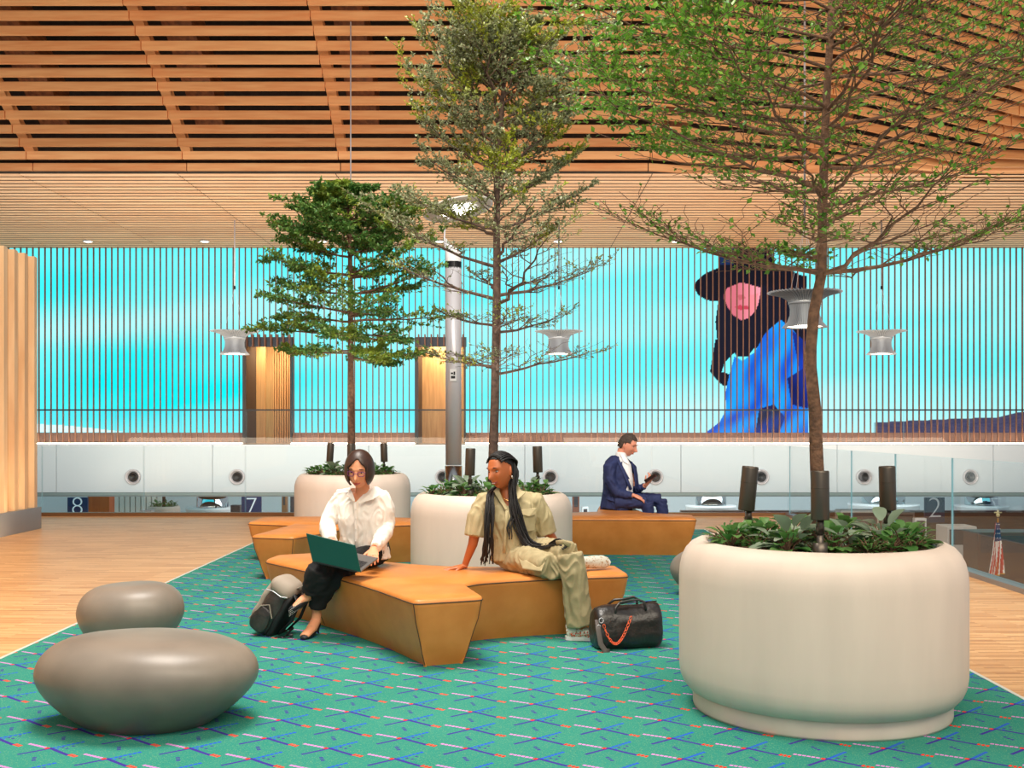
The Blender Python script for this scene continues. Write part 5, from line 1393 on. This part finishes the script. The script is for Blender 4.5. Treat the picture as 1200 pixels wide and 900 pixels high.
# strap hanging at the near left end
pts = [TR @ Vector(v) for v in ((-.215,-.075,.20),(-.222,-.115,.14),(-.215,-.135,.06),(-.19,-.145,.018),(-.16,-.145,.012))]
MB().tube(pts, [(.019,.003)]*5, 10, side=TR.to_3x3() @ Vector((1,.1,0))).build('shoulder_strap', mat('grey webbing', (84,76,72), .6), t, True)
m = MB(); m.tube([TR @ Vector((-.20+.014*math.cos(a), -.100, .200+.016*math.sin(a))) for a in [2*PI*q/12 for q in range(13)]], .003, 6)
m.tube([TR @ Vector((-.215+.012*math.cos(a), -.098, .160+.012*math.sin(a))) for a in [2*PI*q/12 for q in range(13)]], .003, 6); m.build('buckle', STEEL, t, True)
ch = []; N = 19
def chp(f): 
    x = -.200+.185*f; z = .190+.035*f-.145*math.sin(PI*min(1,f**.85))*1.0; y = -.142+.010*math.sin(PI*f)*-1 - .0*f
    return Vector((x, y, z))
ln = MB()
for i in range(N):
    f = (i+.5)/N; p = TR @ chp(f); d = (TR.to_3x3() @ (chp(min(1,f+.02))-chp(max(0,f-.02)))).normalized()
    nrm = (TR.to_3x3() @ Vector((0,-1,0))); side = d.cross(nrm).normalized()
    if i % 2: side = (side*.6+nrm*.8).normalized()
    ln.tube([p+d*.013*math.cos(a)*(1)+side*.0075*math.sin(a) for a in [2*PI*q/12 for q in range(13)]], .0026, 6)
ln.build('orange_chain', ORG, t, True)

# backpack leaning against the bench
t = thing('backpack', 'grey and black backpack leaning on the tan bench beside the black trousers', 'backpack', (-1.66,7.50,0))
BK = mat('shiny dark grey nylon', (40,37,36), .3, col2=(64,58,54), vscale=12, bump=.9, bscale=16); BKG = mat('taupe canvas', (160,146,132), .75); BKB = mat('black nylon', (20,20,22), .6); BKS = mat('grey side panel', (112,98,84), .8)
ax = math.radians(32)      # leaning to the right
TB = Matrix.Translation((-1.69,7.44,.0)) @ Matrix.Rotation(math.radians(-18),4,'Z') @ Matrix.Rotation(ax,4,'Y')
def pack(name, m_, wx, wy, z0, z1, cx=0, cy=0, pw=.6, wob=.006, parent=t, taper=.12):
    mb = MB(); k = 24; n = 36; vs = []
    for i in range(k+1):
        f = i/k; a_ = PI*f; z = z0+(z1-z0)*(.5-.5*math.cos(a_)); e = max(.0, math.sin(a_))**.42
        for j in range(n):
            a = 2*PI*j/n; c_, s__ = math.cos(a), math.sin(a)
            x = cx+wx*math.copysign(abs(c_)**pw, c_)*e*(1-taper*f); y = cy+wy*math.copysign(abs(s__)**pw, s__)*e*(1-taper*f)
            w_ = noise.noise(Vector((x*11,y*11,z*11)))*wob; vs.append(TB @ Vector((x+w_, y+w_, z)))
    mb.add(vs, [(i*n+j, i*n+(j+1)%n, (i+1)*n+(j+1)%n, (i+1)*n+j) for i in range(k) for j in range(n)])
    return mb.build(name, m_, parent, True)
pack('main_compartment', BK, .095, .125, .03, .40)
pack('front_panel', BKG, .030, .105, .06, .40, cx=-.083)
pack('back_panel', BKB, .030, .120, .03, .40, cx=.082)
fl = pack('top_flap', BKG, .112, .128, .335, .455, cx=-.005, taper=.3)
pack('side_pocket', BK, .070, .020, .06, .23, cx=-.01, cy=-.125)
MB().tube([TB @ Vector(v) for v in ((-.085,-.128,.10),(-.05,-.136,.23),(.0,-.138,.27),(.06,-.132,.20))], .004, 6).build('pocket_piping', BKG, t)
MB().tube([TB @ Vector(v) for v in ((-.08,-.125,.34),(-.03,-.132,.36),(.04,-.13,.36),(.08,-.125,.38))], .004, 6).build('zip', STEEL, t)
MB().tube([TB @ Vector(v) for v in ((.07,-.03,.43),(.10,-.03,.475),(.125,-.03,.46),(.12,-.03,.42))], [(.014,.004)]*4, 8, side=Vector((0,1,0))).build('grab_handle', BKG, t, True)
for yy in (-.06,.05):
    pts = [TB @ Vector(v) for v in ((.09,yy,.40),(.15,yy,.36),(.165,yy,.24),(.13,yy,.12))]+[Vector((-1.47,7.40+yy*.4,.05)), Vector((-1.50,7.33+yy,.014))]
    pts = [p if p.z > .012 else Vector((p.x,p.y,.013)) for p in pts]
    MB().tube(pts, [(.028,.008),(.030,.010),(.030,.010),(.022,.006),(.012,.003),(.012,.003)], 10, side=Vector((0,1,0))).build('shoulder_strap', BKB, t, True)
MB().tube([(-1.47,7.37,.016),(-1.50,7.32,.012),(-1.56,7.27,.013),(-1.50,7.25,.012),(-1.44,7.28,.012)], [(.010,.002)]*5, 8, side=Vector((0,1,0))).build('webbing_tail', BKB, t)
m = MB(); m.ell((-1.46,7.30,.022), (.016,.010,.010)); m.build('strap_buckle', mat('black buckle', (60,60,62), .3), t, True)
